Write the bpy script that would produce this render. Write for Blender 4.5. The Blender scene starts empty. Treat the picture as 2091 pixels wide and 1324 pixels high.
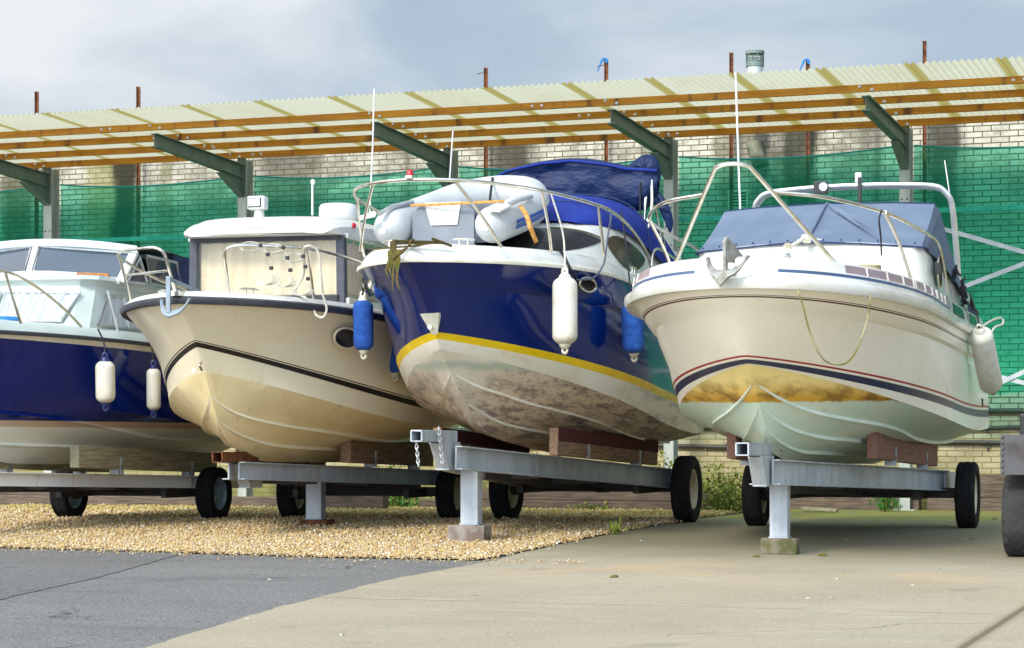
import bpy, bmesh, math, random
import numpy as np
from mathutils import Vector, Matrix
rad = math.radians
scene = bpy.context.scene
COL = scene.collection
rng = np.random.default_rng(7)
random.seed(7)

# ------------------------------------------------------------------ helpers
class MB:
    """collects shapes, builds ONE mesh object"""
    def __init__(s): s.v = []; s.f = []; s.m = []
    def add(s, vs, fs, mi=0):
        o = len(s.v); s.v += [tuple(float(c) for c in p) for p in vs]
        for f in fs: s.f.append(tuple(o + i for i in f)); s.m.append(mi)
    def box(s, c, d, mi=0, rot=None):
        x, y, z = d[0] / 2, d[1] / 2, d[2] / 2
        vs = [Vector((a * x, b * y, e * z)) for a in (-1, 1) for b in (-1, 1) for e in (-1, 1)]
        if rot is not None: vs = [rot @ p for p in vs]
        vs = [p + Vector(c) for p in vs]
        s.add(vs, [(0, 1, 3, 2), (4, 6, 7, 5), (0, 4, 5, 1), (2, 3, 7, 6), (0, 2, 6, 4), (1, 5, 7, 3)], mi)
    def bar(s, a, b, w, h, mi=0, up=(0, 0, 1)):
        a, b = Vector(a), Vector(b); d = (b - a); L = d.length; d.normalize()
        sd = d.cross(Vector(up)); sd.normalize(); u = sd.cross(d)
        R = Matrix((sd, d, u)).transposed()
        s.box((a + b) / 2, (w, L, h), mi, R)
    def tube(s, pts, r, n=8, closed=False, mi=0, cap=True, flat=1.0):
        P = [Vector(p) for p in pts]; k = len(P)
        rs = r if hasattr(r, '__len__') else [r] * k
        T = []
        for i in range(k):
            a = P[i - 1] if (i > 0 or closed) else P[i]
            b = P[(i + 1) % k] if (i < k - 1 or closed) else P[i]
            t = b - a
            T.append(t.normalized() if t.length > 1e-9 else Vector((0, 0, 1)))
        ref = Vector((0, 0, 1)) if abs(T[0].z) < .9 else Vector((1, 0, 0))
        nn = (ref - T[0] * ref.dot(T[0])).normalized()
        vs = []
        for i in range(k):
            nn = (nn - T[i] * nn.dot(T[i])); nn.normalize(); bb = T[i].cross(nn)
            for j in range(n):
                a = 2 * math.pi * j / n
                vs.append(P[i] + nn * math.cos(a) * rs[i] * flat + bb * math.sin(a) * rs[i])
        fs = []
        for i in range(k if closed else k - 1):
            i2 = (i + 1) % k
            for j in range(n):
                j2 = (j + 1) % n
                fs.append((i * n + j, i * n + j2, i2 * n + j2, i2 * n + j))
        if cap and not closed:
            fs.append(tuple(range(n))[::-1]); fs.append(tuple((k - 1) * n + j for j in range(n)))
        s.add(vs, fs, mi)
    def grid(s, rows, mi=0, flip=False, mfun=None, closed=False):
        """rows: list of equally long point lists"""
        o = len(s.v); n = len(rows[0])
        for r_ in rows: s.v += [tuple(float(c) for c in p) for p in r_]
        for i in range(len(rows) - 1):
            for j in range(n if closed else n - 1):
                j2 = (j + 1) % n
                q = (o + i * n + j, o + i * n + j2, o + (i + 1) * n + j2, o + (i + 1) * n + j)
                s.f.append(q[::-1] if flip else q); s.m.append(mfun(i, j) if mfun else mi)
    def lathe(s, prof, n=20, M=None, mi=0, mfun=None):
        """prof: (radius, height) pairs about z, then matrix M"""
        rows = []
        for (r_, h) in prof:
            row = []
            for j in range(n):
                a = 2 * math.pi * j / n
                p = Vector((r_ * math.cos(a), r_ * math.sin(a), h)); row.append(M @ p if M else p)
            rows.append(row)
        s.grid(rows, mi, closed=True, mfun=mfun)
    def prism(s, poly, thick, M, mi=0):
        """poly in local xy, extruded +-thick/2 along local z, matrix M"""
        n = len(poly)
        vs = [M @ Vector((p[0], p[1], thick / 2)) for p in poly] + [M @ Vector((p[0], p[1], -thick / 2)) for p in poly]
        fs = [tuple(range(n)), tuple(range(2 * n - 1, n - 1, -1))]
        fs += [(i, n + i, n + (i + 1) % n, (i + 1) % n) for i in range(n)]
        s.add(vs, fs, mi)
    def build(s, name, mats, parent=None, smooth=True, angle=35, merge=True, bevel=0, loc=None):
        me = bpy.data.meshes.new(name)
        me.from_pydata(s.v, [], s.f)
        if not isinstance(mats, (list, tuple)): mats = [mats]
        for m in mats: me.materials.append(m)
        me.polygons.foreach_set('material_index', s.m)
        bm = bmesh.new(); bm.from_mesh(me)
        if merge: bmesh.ops.remove_doubles(bm, verts=bm.verts, dist=1e-4)
        bmesh.ops.recalc_face_normals(bm, faces=bm.faces)
        bm.to_mesh(me); bm.free()
        if smooth:
            me.polygons.foreach_set('use_smooth', [True] * len(me.polygons))
            me.set_sharp_from_angle(angle=rad(angle))
        o = bpy.data.objects.new(name, me); COL.objects.link(o)
        if parent is not None: o.parent = parent
        if loc is not None: o.location = loc
        if bevel:
            b = o.modifiers.new('bevel', 'BEVEL'); b.width = bevel; b.segments = 2; b.limit_method = 'ANGLE'; b.angle_limit = rad(40)
        return o

def tag(o, label=None, cat=None, group=None, kind=None):
    if label: o['label'] = label
    if cat: o['category'] = cat
    if group: o['group'] = group
    if kind: o['kind'] = kind
    return o
def empty(name, loc=(0, 0, 0), rz=0, label=None, cat=None, group=None):
    o = bpy.data.objects.new(name, None); COL.objects.link(o)
    o.location = loc; o.rotation_euler = (0, 0, rz); o.empty_display_size = .2
    return tag(o, label, cat, group)
def cr(pts, k=8, closed=False):
    """catmull-rom smoothing"""
    P = [Vector(p) for p in pts]; n = len(P); out = []
    for i in range(n if closed else n - 1):
        p1, p2 = P[i], P[(i + 1) % n]
        p0 = P[i - 1] if (i > 0 or closed) else p1 * 2 - p2
        p3 = P[(i + 2) % n] if (i < n - 2 or closed) else p2 * 2 - p1
        for j in range(k):
            t = j / k
            out.append(.5 * ((2 * p1) + (p2 - p0) * t + (2 * p0 - 5 * p1 + 4 * p2 - p3) * t * t + (3 * p1 - p0 - 3 * p2 + p3) * t ** 3))
    if not closed: out.append(P[-1])
    return out
def mir(pts): return [(-p[0], p[1], p[2]) for p in pts]
def place(o, loc, rot=(0, 0, 0)): o.location = loc; o.rotation_euler = rot; return o

# ------------------------------------------------------------------ materials
class NT:
    def __init__(s, name):
        s.mat = bpy.data.materials.new(name); s.mat.use_nodes = True
        s.t = s.mat.node_tree; s.t.nodes.clear()
        s.out = s.n('ShaderNodeOutputMaterial')
        s.b = s.n('ShaderNodeBsdfPrincipled'); s.l(s.b.outputs[0], s.out.inputs[0])
        s.tc = s.n('ShaderNodeTexCoord')
    def n(s, t, **k):
        x = s.t.nodes.new(t)
        for a, b in k.items(): setattr(x, a, b)
        return x
    def l(s, a, b): s.t.links.new(a, b)
    def val(s, sock, v):
        if hasattr(v, 'is_output'): s.l(v, sock)
        else: sock.default_value = v
    def math(s, op, a, b=0.0, clamp=False):
        x = s.n('ShaderNodeMath', operation=op); x.use_clamp = clamp
        s.val(x.inputs[0], a); s.val(x.inputs[1], b); return x.outputs[0]
    def noise(s, scale, detail=5, stretch=(1, 1, 1), rough=.55, off=(0, 0, 0), src=None):
        mp = s.n('ShaderNodeMapping'); mp.inputs['Scale'].default_value = stretch; mp.inputs['Location'].default_value = off
        s.l(src or s.tc.outputs['Object'], mp.inputs[0])
        x = s.n('ShaderNodeTexNoise'); x.inputs['Scale'].default_value = scale; x.inputs['Detail'].default_value = detail
        x.inputs['Roughness'].default_value = rough
        s.l(mp.outputs[0], x.inputs[0]); return x.outputs[0]
    def ramp(s, v, lo, hi):
        x = s.n('ShaderNodeMapRange'); x.interpolation_type = 'SMOOTHSTEP'
        s.val(x.inputs[0], v); x.inputs[1].default_value = lo; x.inputs[2].default_value = hi
        return x.outputs[0]
    def mix(s, f, a, b, mode='MIX'):
        x = s.n('ShaderNodeMix', data_type='RGBA', blend_type=mode)
        s.val(x.inputs[0], f)
        for i, c in ((6, a), (7, b)):
            if hasattr(c, 'is_output'): s.l(c, x.inputs[i])
            else: x.inputs[i].default_value = (*c, 1)
        return x.outputs[2]
    def xyz(s):
        x = s.n('ShaderNodeSeparateXYZ'); s.l(s.tc.outputs['Object'], x.inputs[0]); return x.outputs
    def bump(s, h, strength=.2, dist=.01):
        x = s.n('ShaderNodeBump'); x.inputs['Strength'].default_value = strength; x.inputs['Distance'].default_value = dist
        s.l(h, x.inputs['Height']); s.l(x.outputs[0], s.b.inputs['Normal']); return x
    def set(s, color=None, rough=None, metal=None, coat=None, spec=None):
        for k, v in (('Base Color', color), ('Roughness', rough), ('Metallic', metal), ('Coat Weight', coat), ('Specular IOR Level', spec)):
            if v is None: continue
            if k == 'Base Color' and not hasattr(v, 'is_output'): v = (*v, 1)
            s.val(s.b.inputs[k], v)
        return s
def M(name, c1, c2=None, scale=5, stretch=(1, 1, 1), lo=.35, hi=.65, rough=.5, metal=0, coat=0, bump=0, bscale=60, bdist=.004, detail=6, spec=.5, rvar=0):
    t = NT(name)
    f = t.ramp(t.noise(scale, detail, stretch), lo, hi)
    t.set(t.mix(f, c1, c2) if c2 else c1, rough, metal, coat, spec)
    if rvar:
        t.l(t.math('ADD', rough - rvar / 2, t.math('MULTIPLY', t.noise(scale * 1.7, 5), rvar)), t.b.inputs['Roughness'])
    if bump: t.bump(t.noise(bscale, 4), bump, bdist)
    return t.mat

m_white = M('gelcoat_white', (.74, .735, .70), (.62, .61, .55), 2.2, rough=.28, coat=.3, rvar=.2)
m_whitedirty = M('gelcoat_weathered', (.78, .78, .74), (.6, .6, .52), 4, lo=.45, hi=.8, rough=.35, coat=.2, rvar=.2)
m_plastic = M('white_plastic', (.70, .70, .69), (.62, .62, .60), 6, rough=.35)
m_steel = M('stainless_tube', (.82, .79, .72), (.66, .60, .48), 9, rough=.22, metal=1, rvar=.15)
m_alu = M('aluminium', (.75, .76, .77), (.6, .61, .62), 9, rough=.35, metal=.7, rvar=.2)
m_rubber = M('black_rubber', (.018, .018, .021), (.035, .035, .036), 20, rough=.7)
m_rail = M('dark_rubber_rail', (.03, .033, .045), (.05, .05, .06), 12, rough=.5)
m_black = M('black_plastic', (.012, .012, .014), rough=.4)
m_galv = M('galvanised_steel', (.58, .63, .69), (.38, .42, .48), 7, stretch=(1, 1, .35), lo=.3, hi=.75, rough=.5, metal=.15, bump=.15, bscale=25, rvar=.25)
def galv():
    t = NT('galvanised_steel_beam')
    c = t.mix(t.ramp(t.noise(7, 7, (1, 1, .35), .6), .3, .75), (.50, .54, .58), (.345, .38, .42))
    c = t.mix(t.math('MULTIPLY', t.ramp(t.noise(3, 6, (2.5, 2.5, .12), .6, (4, 1, 0)), .52, .7), .5), c, (.66, .68, .70))
    c = t.mix(t.math('MULTIPLY', t.ramp(t.noise(4.5, 7, (1.6, 1.6, .3), .65, (9, 3, 1)), .66, .74), .75), c, (.30, .15, .06))
    c = t.mix(t.math('MULTIPLY', t.ramp(t.noise(60, 4), .6, .7), .4), c, (.22, .24, .27))
    t.set(c, .52, .12); t.bump(t.noise(25, 5), .18, .003); return t.mat
m_galv = galv()
m_rust = M('rusty_steel', (.22, .07, .02), (.08, .03, .015), 14, rough=.85, bump=.4)
m_under = M('dark_underframe', (.03, .03, .034), (.06, .045, .035), 8, rough=.75)
m_rope = M('white_rope', (.68, .66, .58), (.5, .47, .38), 60, rough=.9, bump=.6, bscale=220)
m_ropeg = M('mossy_rope', (.17, .145, .03), (.38, .34, .2), 5, rough=.9, bump=.6, bscale=220)
m_ropeb = M('black_cord', (.015, .015, .02), rough=.8)
m_orange = M('orange_webbing', (.62, .32, .08), (.45, .2, .05), 30, rough=.8)
m_cream = M('cream_vinyl', (.80, .77, .66), (.70, .66, .52), 7, rough=.45)
m_fblue = M('blue_fender_cover', (.018, .10, .42), (.01, .06, .30), 14, rough=.9, bump=.2, bscale=250)
def fendermat(name, a, b_):
    t = NT(name); X = t.xyz()
    c = t.mix(t.math('MULTIPLY', t.ramp(t.noise(9, 7, (1, 1, .5), .65), .42, .75), .6), a, b_)
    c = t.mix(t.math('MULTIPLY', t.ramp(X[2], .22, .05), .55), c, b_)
    c = t.mix(t.math('MULTIPLY', t.ramp(t.noise(34, 6, (1, 1, .4), .6, (1, 1, 1)), .6, .72), .45), c, (.2, .18, .13))
    t.set(c, .45); t.bump(t.noise(14, 4), .06, .01); return t.mat
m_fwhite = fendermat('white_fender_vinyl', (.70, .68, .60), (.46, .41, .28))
m_fnavy = M('navy_fender_end', (.02, .03, .13), rough=.45)
m_greysteel = M('green_grey_paint', (.155, .215, .185), (.12, .17, .15), 6, rough=.55, bump=.08)
m_glass_dark = NT('tinted_glass').set((.016, .012, .013), .14, 0, .0, .2).mat
m_dark = M('dark_recess', (.012, .011, .012), rough=.8)
m_wood = M('varnished_teak', (.45, .17, .03), (.3, .1, .02), 12, stretch=(1, 6, 6), rough=.35)
m_red = M('red_lens', (.5, .01, .02), rough=.15)
m_hyp = M('grey_pvc', (.56, .575, .58), (.48, .50, .51), 5, rough=.42, bump=.06, bscale=30)
m_elbow = M('weathered_flue_elbow', (.20, .20, .15), (.10, .11, .06), 9, rough=.7)
m_portglass = NT('dark_blue_portlight').set((.008, .012, .035), .12, 0, 0, .3).mat
m_hypdark = M('slate_pvc', (.09, .1, .14), (.06, .065, .1), 6, rough=.5)
m_board = M('grey_board', (.20, .22, .26), (.165, .185, .22), 4, rough=.5)
m_stripeblue = M('blue_stripe', (.02, .08, .42), rough=.4)
m_weed = M('dried_weed', (.16, .09, .015), (.1, .13, .02), 30, rough=.95, bump=.5)
m_curtain = M('net_curtain', (.60, .62, .64), (.50, .52, .56), 6, rough=.9)
m_blind = M('beige_curtain', (.70, .575, .40), (.60, .48, .32), 9, stretch=(1, 1, .1), rough=.85)
m_lamp = M('lamp_reflector', (.75, .76, .78), (.4, .42, .45), 25, rough=.12, metal=.8)
def glassy(name, tint, refl=.12, dens=.25, dif=None):
    t = NT(name); t.t.nodes.remove(t.b)
    tr = t.n('ShaderNodeBsdfTransparent'); tr.inputs[0].default_value = (*tint, 1)
    di = t.n('ShaderNodeBsdfDiffuse'); di.inputs[0].default_value = (*(dif or [c * .5 for c in tint]), 1)
    gl = t.n('ShaderNodeBsdfGlossy'); gl.inputs['Roughness'].default_value = .06
    m1 = t.n('ShaderNodeMixShader'); m1.inputs[0].default_value = dens
    t.l(tr.outputs[0], m1.inputs[1]); t.l(di.outputs[0], m1.inputs[2])
    fr = t.n('ShaderNodeFresnel'); g_ = t.n('ShaderNodeNewGeometry'); t.l(t.math('SUBTRACT', 1.45, t.math('MULTIPLY', g_.outputs['Backfacing'], .76)), fr.inputs[0])
    m2 = t.n('ShaderNodeMixShader'); t.l(t.math('ADD', fr.outputs[0], refl, True), m2.inputs[0])
    t.l(m1.outputs[0], m2.inputs[1]); t.l(gl.outputs[0], m2.inputs[2]); t.l(m2.outputs[0], t.out.inputs[0])
    return t.mat
m_glass = glassy('window_glass', (.95, .97, .97), .0, .02)
m_glass_blue = glassy('smoky_glass', (.55, .62, .72), .07, .5, (.085, .115, .165))

def hullmat(name, base, dirt, rough=.16, coat=.5, amt=.35, scale=1.6):
    t = NT(name)
    f = t.ramp(t.noise(scale, 7, (1.5, 1.2, .35)), .42, .85)
    f2 = t.ramp(t.noise(9, 6, (1, 1, .25), off=(3, 1, 2)), .55, .9)
    c = t.mix(t.math('MULTIPLY', f, amt), base, dirt)
    c = t.mix(t.math('MULTIPLY', f2, amt * .6), c, dirt)
    dr = t.ramp(t.noise(5.5, 5, (2.2, 2.2, .10), .55, (6, 2, 0)), .57, .72)      # rain drips down the side
    c = t.mix(t.math('MULTIPLY', dr, amt * .55), c, tuple(q * .62 for q in dirt))
    sc = t.ramp(t.noise(17, 8, (.4, .5, 2.6), .7, (2, 8, 5)), .66, .72)          # fine scuffs
    c = t.mix(t.math('MULTIPLY', sc, .35), c, tuple(q * .55 + .03 for q in base))
    t.set(c, None, 0, coat)
    t.l(t.math('ADD', rough, t.math('MULTIPLY', f, .18)), t.b.inputs['Roughness'])
    return t.mat
m_hullR = hullmat('cream_topsides', (.93, .87, .73), (.72, .62, .45), .3, .25, .28)
m_hullC = hullmat('buttermilk_hull', (.91, .82, .60), (.78, .65, .40), .28, .25, .28)
m_navyB = hullmat('navy_topsides', (.0, .014, .14), (.006, .03, .13), .1, .0, .4)
m_litstrakeR = M('lit_green_strake', (.80, .88, .78), (.68, .76, .64), 5, rough=.5)  # lighter copy of the green bottom: lit strake edges put into the colour
m_litstrakeC = M('lit_cream_strake', (.90, .83, .64), (.85, .76, .55), 4, rough=.35)  # same cream as the hull, painted lighter as the highlight along the strakes
m_yellow = M('yellow_boot_stripe', (.95, .66, .003), (.86, .57, .004), 6, rough=.35, coat=.2)
m_navystripe = M('navy_stripe', (.02, .025, .075), rough=.35)
m_redstripe = M('red_stripe', (.36, .015, .02), rough=.4)
m_brownstripe = M('maroon_pinstripe', (.09, .02, .02), rough=.4)
m_mauve = M('mauve_panels', (.33, .25, .27), (.28, .2, .22), 8, rough=.4)
m_bluestripe = M('faded_blue_stripe', (.055, .095, .19), rough=.4)
m_blackstripe = M('black_stripe', (.015, .012, .012), rough=.35)

def botR():
    t = NT('stained_antifoul_R'); X = t.xyz()
    wl = t.math('SUBTRACT', X[2], t.math('ADD', t.math('MULTIPLY', X[1], .027), 1.105))
    wl = t.math('ADD', wl, t.math('MULTIPLY', t.math('SUBTRACT', t.noise(14, 6), .5), .05))
    st = t.ramp(t.noise(7, 7, (1, .5, 1.6)), .4, .7)
    och = t.mix(t.ramp(wl, .0, .2), (.66, .36, .02), (.95, .76, .30))
    och = t.mix(t.math('MULTIPLY', st, t.ramp(wl, .28, .0)), och, (.22, .1, .012))
    gr = t.mix(t.ramp(t.noise(3, 7, (1, .6, 1)), .35, .7), (.60, .74, .62), (.72, .78, .64))
    sc = t.ramp(t.noise(6.5, 8, (1.2, .35, 1), .65, (1, 2, 3)), .62, .72)
    gr = t.mix(sc, gr, (.28, .25, .16))
    dk = t.ramp(t.noise(2.2, 6, (1, .5, 1), off=(5, 2, 0)), .5, .75)
    gr = t.mix(t.math('MULTIPLY', dk, .45), gr, (.40, .44, .30))
    t.set(t.mix(t.ramp(wl, -.006, .012), gr, och), .5, 0, .05); t.bump(t.noise(45, 5), .12, .004); return t.mat
def botB():
    t = NT('worn_antifoul_B'); X = t.xyz()
    wl = t.math('SUBTRACT', 1.50, X[2]); wl = t.math('ADD', wl, t.math('MULTIPLY', t.math('SUBTRACT', t.noise(5, 6), .5), .1))
    clean = t.mix(t.ramp(t.noise(5, 6, (1, .6, 2)), .5, .8), (.88, .82, .66), (.72, .58, .28))
    worn = t.mix(t.ramp(t.noise(6.5, 9, (1.2, .28, 1.8), .72), .44, .62), (.80, .66, .50), (.28, .205, .19))
    worn = t.mix(t.math('MULTIPLY', t.ramp(t.noise(26, 6, (1, .3, 1.5), .6, (2, 2, 7)), .5, .68), .6), worn, (.19, .15, .14))
    worn = t.mix(t.math('MULTIPLY', t.ramp(t.noise(3.1, 7, (1, .5, 1), .65, (4, 1, 2)), .5, .72), .8), worn, (.52, .46, .38))
    worn = t.mix(t.ramp(t.noise(13, 7, (1.6, .4, 1.6), .6, (1, 7, 2)), .58, .74), worn, (.62, .56, .45))
    c = t.mix(t.ramp(wl, -.02, .06), clean, worn)
    c = t.mix(t.math('MULTIPLY', t.ramp(X[1], 1.9, 1.0), t.ramp(t.noise(4, 7, (1, .6, 1.5), .65, (9, 9, 1)), .3, .6)), c, (.82, .77, .64))
    fr = t.math('MULTIPLY', t.ramp(wl, -.05, -.01), t.ramp(wl, .06, .0))
    c = t.mix(t.math('MULTIPLY', fr, .7), c, (.42, .5, .42))
    t.set(c, .55); t.bump(t.noise(30, 6), .2, .004); return t.mat
def sideB():
    t = NT('white_chine_band_B'); X = t.xyz()
    c = t.mix(t.ramp(t.noise(4, 6, (1, .5, 1)), .5, .8), (.90, .86, .74), (.76, .62, .34))
    aft = t.ramp(X[1], 2.2, 4.6)
    g_ = t.ramp(t.noise(3.2, 7, (1, .5, 2.2), .6, (0, 3, 1)), .42, .62)
    c = t.mix(t.math('MULTIPLY', aft, g_), c, (.36, .42, .36))
    rs = t.ramp(t.noise(8, 5, (1, 2.4, .2), .5), .62, .75)
    c = t.mix(t.math('MULTIPLY', rs, aft), c, (.38, .2, .05))
    t.set(c, .4, 0, .1); return t.mat
def hullD():
    t = NT('blue_and_grey_hull_D'); X = t.xyz()
    z = X[2]
    bl = t.mix(t.ramp(t.noise(2, 6), .4, .8), (.0, .014, .17), (.002, .02, .21))
    lo = t.mix(t.ramp(t.noise(2.6, 6, (1, .5, 1)), .4, .75), (.88, .92, .83), (.76, .80, .70))
    pk = (.62, .47, .36)
    c = t.mix(t.ramp(z, .985, .99), lo, pk); c = t.mix(t.ramp(z, 1.045, 1.049), c, bl)
    t.set(c, None, 0, .15, .35); t.b.inputs['Coat Roughness'].default_value = .02; t.l(t.math('SUBTRACT', .42, t.math('MULTIPLY', t.ramp(z, 1.04, 1.05), .33)), t.b.inputs['Roughness']); return t.mat
m_botR, m_botB, m_sideB, m_hullD = botR(), botB(), sideB(), hullD()
m_botC = hullmat('cream_bottom', (.92, .78, .46), (.66, .50, .22), .38, .1, .6)
def cloth(name, c1, c2, rough=.75, wr=.5, sc=5, stretch=(1, 1, 1), dist=.05):
    t = NT(name); t.set(t.mix(t.ramp(t.noise(3.5, 6), .35, .75), c1, c2), rough, 0, 0, .3)
    h = t.math('ADD', t.noise(sc, 5, stretch), t.math('MULTIPLY', t.noise(320, 2), .02))
    t.bump(h, wr, dist); return t.mat
m_coverR = cloth('slate_blue_canvas', (.118, .158, .23), (.148, .192, .268), .85, .3, 3.2)
m_canvasB = cloth('royal_blue_canvas', (.008, .025, .22), (.013, .034, .27), .8, .25, 4)
m_biminiB = cloth('navy_bimini_canvas', (.003, .013, .06), (.006, .022, .085), .5, .9, 5, (1, 1, 2.2), .035)
m_canvasD = cloth('dark_blue_hood', (.02, .035, .10), (.03, .05, .14), .7, .3, 4)
m_slate = M('dark_slate_frame', (.035, .042, .06), (.05, .056, .075), 8, rough=.4)

def bunkmat(name, a, b_):
    t = NT(name)
    g_ = t.noise(9, 6, (6, .35, 6), .6)
    t.set(t.mix(t.ramp(g_, .35, .65), a, b_), .85); t.bump(t.noise(30, 5, (4, .4, 4)), .3, .004); return t.mat
m_bunk = bunkmat('bunk_timber', (.34, .22, .14), (.17, .1, .06))
m_bunkred = bunkmat('red_bunk_timber', (.30, .15, .11), (.2, .1, .07))
m_bunkgrey = bunkmat('weathered_bunk_timber', (.42, .37, .24), (.24, .21, .13))
m_carpet = M('maroon_carpet', (.10, .02, .02), (.06, .012, .012), 60, rough=1, bump=.4, bscale=300)
m_sleeper = bunkmat('sleeper_timber', (.17, .125, .09), (.07, .05, .036))

# ------------------------------------------------------------------ ground
SL = .018
def gz(y): return 0.0 if y >= 22 else -SL * (22 - y)
def ground_sheet(name, poly, dz, mat, label=None, cat=None, kind='structure', ys=22.0):
    """flat polygon split along y = 22 and draped on the slope"""
    bm = bmesh.new(); f = bm.faces.new([bm.verts.new((p[0], p[1], 0)) for p in poly])
    bmesh.ops.bisect_plane(bm, geom=bm.verts[:] + bm.edges[:] + bm.faces[:], plane_co=(0, ys, 0), plane_no=(0, 1, 0))
    for v in bm.verts: v.co.z = gz(v.co.y) + dz
    bmesh.ops.recalc_face_normals(bm, faces=bm.faces)
    me = bpy.data.meshes.new(name); bm.to_mesh(me); bm.free(); me.materials.append(mat)
    o = bpy.data.objects.new(name, me); COL.objects.link(o); tag(o, label, cat, kind=kind); return o
def jag(pts, amp=.012, step=.12):
    out = []
    for i in range(len(pts) - 1):
        a, b = Vector(pts[i]), Vector(pts[i + 1]); n = max(1, int((b - a).length / step))
        for k in range(n):
            p = a.lerp(b, k / n); out.append((p.x + random.uniform(-amp, amp), p.y + random.uniform(-amp, amp)))
    out.append(tuple(pts[-1])); return out

def asphalt(name, a, b):
    t = NT(name)
    big = t.ramp(t.noise(.5, 7, (1, 1, 1), .6), .35, .7)
    c = t.mix(big, a, b)
    sp = t.ramp(t.noise(75, 3), .5, .62); c = t.mix(t.math('MULTIPLY', sp, .7), c, tuple(x * 2.0 for x in a))
    sp2 = t.ramp(t.noise(55, 3, off=(3, 3, 3)), .5, .62); c = t.mix(t.math('MULTIPLY', sp2, .75), c, tuple(x * .35 for x in a))
    rb = t.ramp(t.noise(1.1, 6, (.5, 2.2, 1), .6, (7, 1, 0)), .5, .75); c = t.mix(t.math('MULTIPLY', rb, .4), c, tuple(x * .55 for x in b))
    vr = t.n('ShaderNodeTexVoronoi', feature='DISTANCE_TO_EDGE'); vr.inputs['Scale'].default_value = .32
    wv = t.n('ShaderNodeVectorMath', operation='ADD'); nz = t.n('ShaderNodeTexNoise'); nz.inputs['Scale'].default_value = 1.6; nz.inputs['Detail'].default_value = 6
    t.l(t.tc.outputs['Object'], nz.inputs[0]); t.l(t.tc.outputs['Object'], wv.inputs[0]); t.l(nz.outputs['Color'], wv.inputs[1]); t.l(wv.outputs[0], vr.inputs['Vector'])
    ck = t.math('MULTIPLY', t.ramp(vr.outputs['Distance'], .006, .002), t.ramp(t.noise(.6, 3, off=(3, 3, 0)), .5, .6)); c = t.mix(t.math('MULTIPLY', ck, .8), c, tuple(x * .25 for x in b))
    ol = t.ramp(t.noise(1.7, 4, off=(8, 2, 0)), .68, .74); c = t.mix(t.math('MULTIPLY', ol, .5), c, tuple(x * .4 for x in b))
    t.set(c, .88); t.bump(t.noise(130, 4), .5, .006); return t.mat
m_asph = asphalt('asphalt_worn', (.175, .17, .165), (.135, .131, .127))
m_asph2 = asphalt('asphalt_patch', (.15, .145, .142), (.118, .114, .112))
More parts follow.
